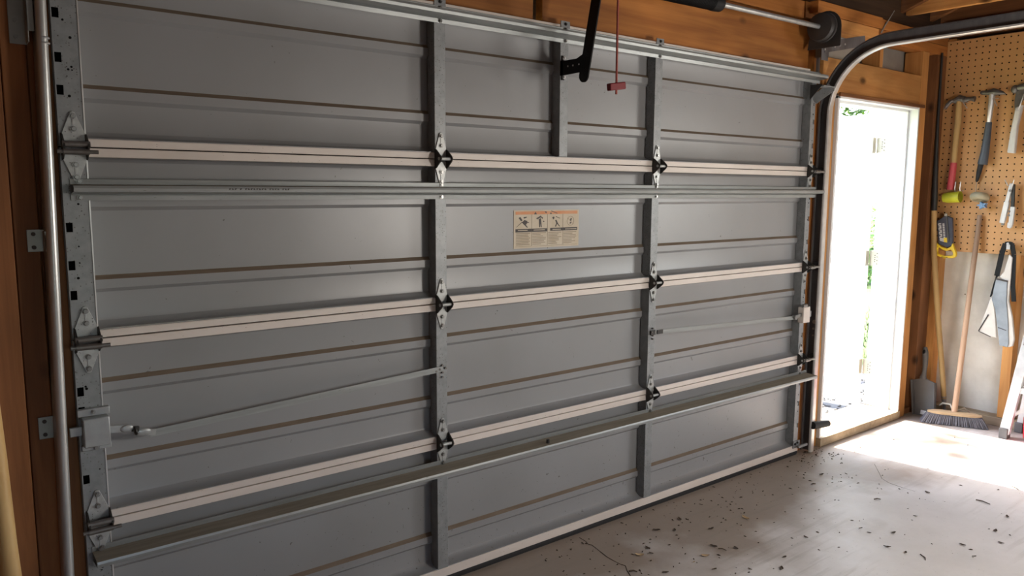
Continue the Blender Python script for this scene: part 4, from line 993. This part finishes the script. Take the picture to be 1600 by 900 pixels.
cloth([(-0.409, 0.825), (-0.432, 0.75), (-0.448, 0.65), (-0.458, 0.555), (-0.425, 0.556), (-0.352, 0.585), (-0.362, 0.635)], 'cream_flap', CLOTHW, 5.130, 5.146)
b = MB(); b.bar((5.1205, -0.428, 0.938), (5.1205, -0.500, 0.927), 0.010, 0.003, (1, 0, 0)); b.bar((5.129, -0.402, 0.70), (5.129, -0.352, 0.585), 0.007, 0.003, (1, 0, 0)); b.bar((5.129, -0.352, 0.582), (5.129, -0.425, 0.556), 0.004, 0.003, (1, 0, 0)); b.bar((5.121, -0.466, 0.625), (5.121, -0.515, 0.612), 0.004, 0.002, (1, 0, 0)); b.build('seam', DBLACK, bg_)

# long handled tool upside down in the corner
lh = thing('long_handled_tool', (5.14, -0.17, ZF), 'long wooden pole with dark iron shaft standing in wall corner', 'garden tool')
MB().tube([(5.10, -0.026, 1.372), (5.11, -0.040, 1.10), (5.12, -0.080, 0.75), (5.135, -0.150, 0.23), (5.14, -0.166, 0.085)], [0.017, 0.018, 0.018, 0.0175, 0.016], 14).build('handle', HANDLE, lh)
MB().tube([(5.09, -0.010, 2.40), (5.09, -0.014, 1.95), (5.095, -0.018, 1.70), (5.10, -0.025, 1.45), (5.10, -0.026, 1.365)], [0.007, 0.010, 0.014, 0.020, 0.020], 12).build('iron_shaft', EAR, lh)
MB().tube([(5.14, -0.164, 0.10), (5.143, -0.170, 0.04), (5.145, -0.173, ZF+0.002)], [0.0175, 0.012, 0.006], 12).build('ferrule', BOLT, lh)

# dustpan, stood on its lip against the corner stud
dp = thing('dustpan', (5.06, -0.07, ZF), 'grey plastic dustpan standing handle up in wall corner', 'dustpan')
def DPf(a, c, t): return (5.03+t+(c-ZF)*0.10, -0.055-a, c)          # a: width, c: height, leans back towards the corner
pan = [(-0.065, 0.195), (-0.055, 0.14), (-0.040, 0.07), (-0.032, 0.0), (-0.030, ZF+0.001), (0.080, ZF+0.001), (0.100, 0.02), (0.096, 0.09), (0.088, 0.15), (0.080, 0.20), (0.028, 0.215), (0.012, 0.232), (-0.012, 0.23), (-0.022, 0.21)]
b = MB(); b.prism(pan, DPf, 0.0, 0.010); b.build('pan', GREYP, dp, bevel=0.002)
b = MB(); b.prism([(-0.065, 0.195), (-0.032, 0.0), (-0.030, ZF+0.001), (-0.036, ZF+0.001), (-0.040, 0.0), (-0.073, 0.195)], DPf, -0.022, 0.010); b.prism([(0.080, 0.20), (0.100, 0.02), (0.106, 0.02), (0.088, 0.20)], DPf, -0.022, 0.010); b.build('pan_side', GREYP, dp, bevel=0.001)
b = MB(); b.prism([(0.010, ZF+0.012), (0.050, ZF+0.012), (0.048, ZF+0.040), (0.012, ZF+0.040)], DPf, -0.0012, 0.0); b.build('pan_label', ALU, dp)
b = MB(); hp = [(0.0, 0.215), (0.004, 0.26), (0.004, 0.31), (0.0, 0.36), (-0.006, 0.40), (-0.010, 0.432)]
b.tube([DPf(a, c, 0.002) for a, c in hp], [0.022, 0.014, 0.016, 0.019, 0.020, 0.012], 12); b.build('handle', GREYP, dp)
b = MB(); b.ell(DPf(-0.006, 0.40, -0.012), 0.010, 0.010, 0.016); b.build('hang_hole', BLACKH, dp)

# push broom
bm_ = thing('push_broom', (4.98, -0.32, ZF), 'push broom with dark bristles leaning on wall beneath pegboard', 'broom')
Bh0, Bh1 = Vector((4.93, -0.155, 0.034)), Vector((5.07, -0.435, 0.034))
MB().tube([(5.005, -0.292, 0.045), (5.06, -0.290, 0.45), (5.12, -0.288, 0.95), (5.165, -0.289, 1.34)], [0.018, 0.0175, 0.0165, 0.0155], 14).build('handle', BROOMW, bm_)
dd = (Bh1-Bh0); sd = Vector((dd.y, -dd.x, 0)).normalized()
b = MB(); prof = []
bl = []
for k in range(9):
    t = k/8; e = 1-abs(2*t-1)**6*0.55
    bl.append((Bh0+dd*t, e))
n = 8; i0 = 0
for p, e in bl:
    for q in range(n):
        a = 2*PI*(q+0.5)/n; b.addv([p+sd*0.034*e*math.copysign(abs(math.cos(a))**0.6, math.cos(a))+Vector((0, 0, 0.014*e*math.copysign(abs(math.sin(a))**0.6, math.sin(a))))])
for k in range(8):
    for q in range(n): l = (q+1) % n; b.face((k*n+q, k*n+l, (k+1)*n+l, (k+1)*n+q))
b.face(tuple(range(n))); b.face(tuple(range(8*n, 9*n)))
b.build('broom_head', BROOMH, bm_)
b = MB()
rb_ = random.Random(9)
for k in range(34):
    for r in range(-2, 3):
        t = (k+0.5)/34; p = Bh0+dd*t+sd*r*0.012+Vector((0, 0, -0.008))
        out = dd.normalized()*((t-0.5)*0.075)+sd*(r*0.010)+Vector((rb_.uniform(-.004, .004), rb_.uniform(-.004, .004), 0))
        q = p+out; q.z = ZF+0.002
        b.tube([p, (p*0.6+q*0.4)+out*0.05, q], [0.0055, 0.006, 0.0075], 5)
o = b.build('bristles', BRIST, bm_); o['kind'] = 'stuff'
b = MB(); b.tube([(5.005, -0.285, 0.052), (5.02, -0.26, 0.085), (5.05, -0.20, 0.075), (5.07, -0.17, 0.05)], [0.006, 0.007, 0.007, 0.005], 8); b.tube([(5.01, -0.298, 0.052), (5.06, -0.33, 0.07), (5.10, -0.36, 0.03)], [0.005, 0.005, 0.004], 8); b.build('brace_wire', BRASS, bm_)

# step ladder, only its left side shows at the picture's edge
ld = thing('step_ladder', (5.1, -0.75, ZF), 'aluminium step ladder standing at right edge of picture', 'ladder')
def lrail(p, q, w, d, name, mat=ALU):
    return MB().bar(p, q, w, d, (0, 1, 0) if abs(q[0]-p[0]) > 0.02 else (1, 0, 0)).build(name, mat, ld, bevel=0.002)
F0, F1 = (4.96, -0.612, ZF+0.03), (5.06, -0.80, 1.55)
lrail(F0, F1, 0.035, 0.055, 'front_rail')
lrail((5.00, -1.06, ZF+0.03), (5.09, -0.93, 1.55), 0.035, 0.055, 'front_rail')
lrail((5.17, -0.625, ZF+0.03), (5.13, -0.80, 1.55), 0.025, 0.040, 'rear_rail')
lrail((5.18, -1.03, ZF+0.03), (5.14, -0.93, 1.55), 0.025, 0.040, 'rear_rail')
for p in (F0, (5.00, -1.06, ZF+0.03), (5.17, -0.625, ZF+0.03), (5.18, -1.03, ZF+0.03)):
    MB().box((p[0]-0.030, p[1]-0.024, ZF), (p[0]+0.030, p[1]+0.024, ZF+0.065)).build('rubber_foot', GREYP, ld, bevel=0.004)
for z, yl, yr in ((0.255, -0.65, -1.02), (0.55, -0.685, -1.0), (0.85, -0.72, -0.98), (1.15, -0.755, -0.96)):
    f = (z-ZF)/1.6*0.09
    MB().box((4.95+f, yr, z), (5.04+f, yl, z+0.035)).build('step', ALU, ld, bevel=0.003)
MB().bar((4.985, -0.63, 0.10), (5.0, -0.80, 0.24), 0.022, 0.006, (1, 0, 0)).build('brace', ALU, ld)
b = MB().tube([(4.94, -0.70, 0.88), (4.93, -0.74, 0.82), (4.94, -0.73, 0.70), (4.96, -0.70, 0.62), (4.985, -0.675, 0.56)], [0.015, 0.022, 0.026, 0.022, 0.012], 10)
b.build('spreader_joint', GREYP, ld)
fc = thing('red_fuel_can', (4.97, -0.85, ZF), 'rounded red plastic can on floor beside ladder', 'can')
b = MB(); b.tube([(5.05, -0.83, ZF+0.001), (5.05, -0.83, ZF+0.02), (5.05, -0.83, 0.10), (5.05, -0.83, 0.15), (5.05, -0.83, 0.17)], [0.12, 0.14, 0.145, 0.12, 0.05], 24); b.build('can_body', LAMPRED, fc)
b = MB(); b.torus((5.05, -0.83, 0.18), (1, 0, 0), 0.05, 0.012, 16, 8, arc=(0, 2*PI)); b.build('handle', LAMPRED, fc)

# wooden pole leaning at lower left
pl = thing('leaning_pole', (-0.27, -0.8, ZF), 'pale wooden tool handle leaning at lower left corner', 'pole')
MB().tube([(-0.215, -0.62, ZF), (-0.228, -0.55, 0.20), (-0.2475, -0.45, 0.70), (-0.252, -0.42, 0.90), (-0.275, -0.02, 1.85)][:4]+[(-0.262, -0.37, 1.20), (-0.285, -0.02, 2.0)], [0.0195, 0.0195, 0.0195, 0.0195, 0.019, 0.018], 16).build('handle', HANDLE, pl)

# ================================================================== FLOOR DEBRIS
def leaf_scrap(x, y, s, rnd, mat, name):
    a = rnd.uniform(0, 2*PI); b = MB(); u = Vector((math.cos(a), math.sin(a), 0)); w = Vector((-u.y, u.x, 0))
    n = 5; pts = []
    for k in range(n+1):
        t = k/n*2-1; wd = s*0.45*math.sqrt(max(0, 1-t*t))*rnd.uniform(0.7, 1.2)+s*0.04
        zz = ZF+0.002+0.25*s*(t*t)*rnd.uniform(0.4, 1.0)
        c = Vector((x, y, 0))+u*t*s
        pts.append((c-w*wd+Vector((0, 0, zz+0.15*s)), c+Vector((0, 0, zz)), c+w*wd+Vector((0, 0, zz+0.12*s))))
    i = b.addv([p for row in pts for p in row])
    for k in range(n):
        for j in range(2): q = i+k*3+j; b.face((q, q+1, q+4, q+3))
    o = b.build(name, mat, None, (x, y, ZF), clean=False); return o
rd = random.Random(21)
DARKP = [(3.562,-0.342),(3.278,-0.312),(3.648,-0.732),(3.301,-0.831),(2.965,-0.742),(2.95,-0.789),(3.039,-0.856),(2.877,-0.907),(2.887,-0.982),(2.438,-0.691),(2.339,-0.741),(2.68,-0.641),(3.16,-1.098),(3.315,-1.193),(3.645,-1.1),(3.43,-1.128),(3.084,-1.175),(2.269,-0.24),(2.204,-0.19),(2.115,-0.578),(2.412,-0.331),(2.281,-0.447),(1.844,-0.085),(2.015,-0.327),(1.937,-0.475),(2.343,-0.517),(2.039,-0.286),(2.595,-0.128),(2.379,-0.177),(2.232,-0.666),(3.444,-0.265),(3.704,-0.079)]
def across(p): return math.atan2(p[0]+0.36, p[1]+2.413)
ONES = 'first second third fourth fifth sixth seventh eighth ninth tenth eleventh twelfth thirteenth fourteenth fifteenth sixteenth seventeenth eighteenth nineteenth twentieth'.split()
DARKP.sort(key=across)
for q, (x, y) in enumerate(DARKP):
    half = len(DARKP)//2
    lab = 'dark dried leaf scrap, %s dark scrap from the %s of photo' % ((ONES[q], 'left') if q < half else (ONES[len(DARKP)-1-q], 'right'))
    tag(leaf_scrap(x, y, rd.uniform(0.009, 0.017), rd, DEADLEAF, 'leaf_scrap'), lab, 'leaf scrap', 'dark leaf scraps on the floor')
tag(leaf_scrap(1.963, -0.309, 0.019, rd, PALELEAF, 'leaf_scrap'), 'curled tan leaf on floor near the door crack, largest of the pale ones', 'leaf scrap', 'pale leaves on the floor')
tag(leaf_scrap(2.18, -0.481, 0.018, rd, PALELEAF, 'leaf_scrap'), 'ragged pale leaf on floor at bottom centre right', 'leaf scrap', 'pale leaves on the floor')
tag(leaf_scrap(2.638, -0.356, 0.022, rd, PALELEAF, 'leaf_scrap'), 'ragged pale leaf on floor farthest from the crack', 'leaf scrap', 'pale leaves on the floor')
tag(leaf_scrap(2.097, -0.488, 0.007, rd, PALELEAF, 'leaf_scrap'), 'tiny pale leaf crumb on floor beside ragged pale leaf', 'leaf scrap', 'pale leaves on the floor')
def twig(pts, r, label):
    p = [Vector((x, y, ZF+r+0.0005)) for x, y in pts]
    if len(p) == 2: p.insert(1, (p[0]+p[1])/2+Vector((0.004, 0.003, 0.002)))
    tag(MB().tube(p, [r, r*0.9, r*0.6][:len(p)] if len(p) == 3 else r, 6).build('twig', TWIG, None, (*pts[0], ZF)), label, 'twig', 'twigs on the floor')
twig([(3.34,-0.612),(3.366,-0.632)], 0.0030, 'short dark twig on bare floor between door and sun patch')
twig([(3.741,-0.925),(3.737,-0.991)], 0.0035, 'long straight dark twig on floor below the sun patch')
twig([(2.92,-1.028),(2.905,-1.055),(2.885,-1.065)], 0.0022, 'curved thin twig on floor at lower right')
twig([(4.084,-0.964),(4.064,-1.004)], 0.0030, 'short twig on floor just below sun patch, at right edge')
twig([(1.823,-0.382),(1.846,-0.406)], 0.0038, 'pale stub twig at the lower end of the floor crack')
twig([(2.277,-0.474),(2.29,-0.507)], 0.0025, 'thin dark twig among leaf scraps near door')
b = MB()
for k in range(900):
    if k % 5 > 1: continue
    if k < 520: x, y = rd.uniform(1.6, 3.6), -abs(rd.gauss(0.0, 0.33))-0.01
    elif k < 700: x, y = rd.gauss(3.72, 0.10), -abs(rd.gauss(0.06, 0.09))
    else: x, y = rd.uniform(2.2, 4.9), rd.uniform(-1.5, -0.05)
    s = rd.uniform(0.0015, 0.0055); a = rd.uniform(0, PI); u = Vector((math.cos(a), math.sin(a), 0))*s*rd.uniform(0.8, 2.2); w = Vector((-math.sin(a), math.cos(a), 0))*s*0.6
    c = Vector((x, y, ZF+0.0006)); i = b.addv([c-u-w, c+u-w*0.4, c+u*0.6+w, c-u*0.5+w, c+Vector((0, 0, s*0.8))])
    for q in range(4): b.face((i+q, i+(q+1) % 4, i+4))
db = b.build('debris', DEADLEAF, None, (2.5, -0.4, ZF), clean=False); db['kind'] = 'stuff'; db['label'] = 'fine crumbs of dry leaves and grit on the floor'; db['category'] = 'debris'
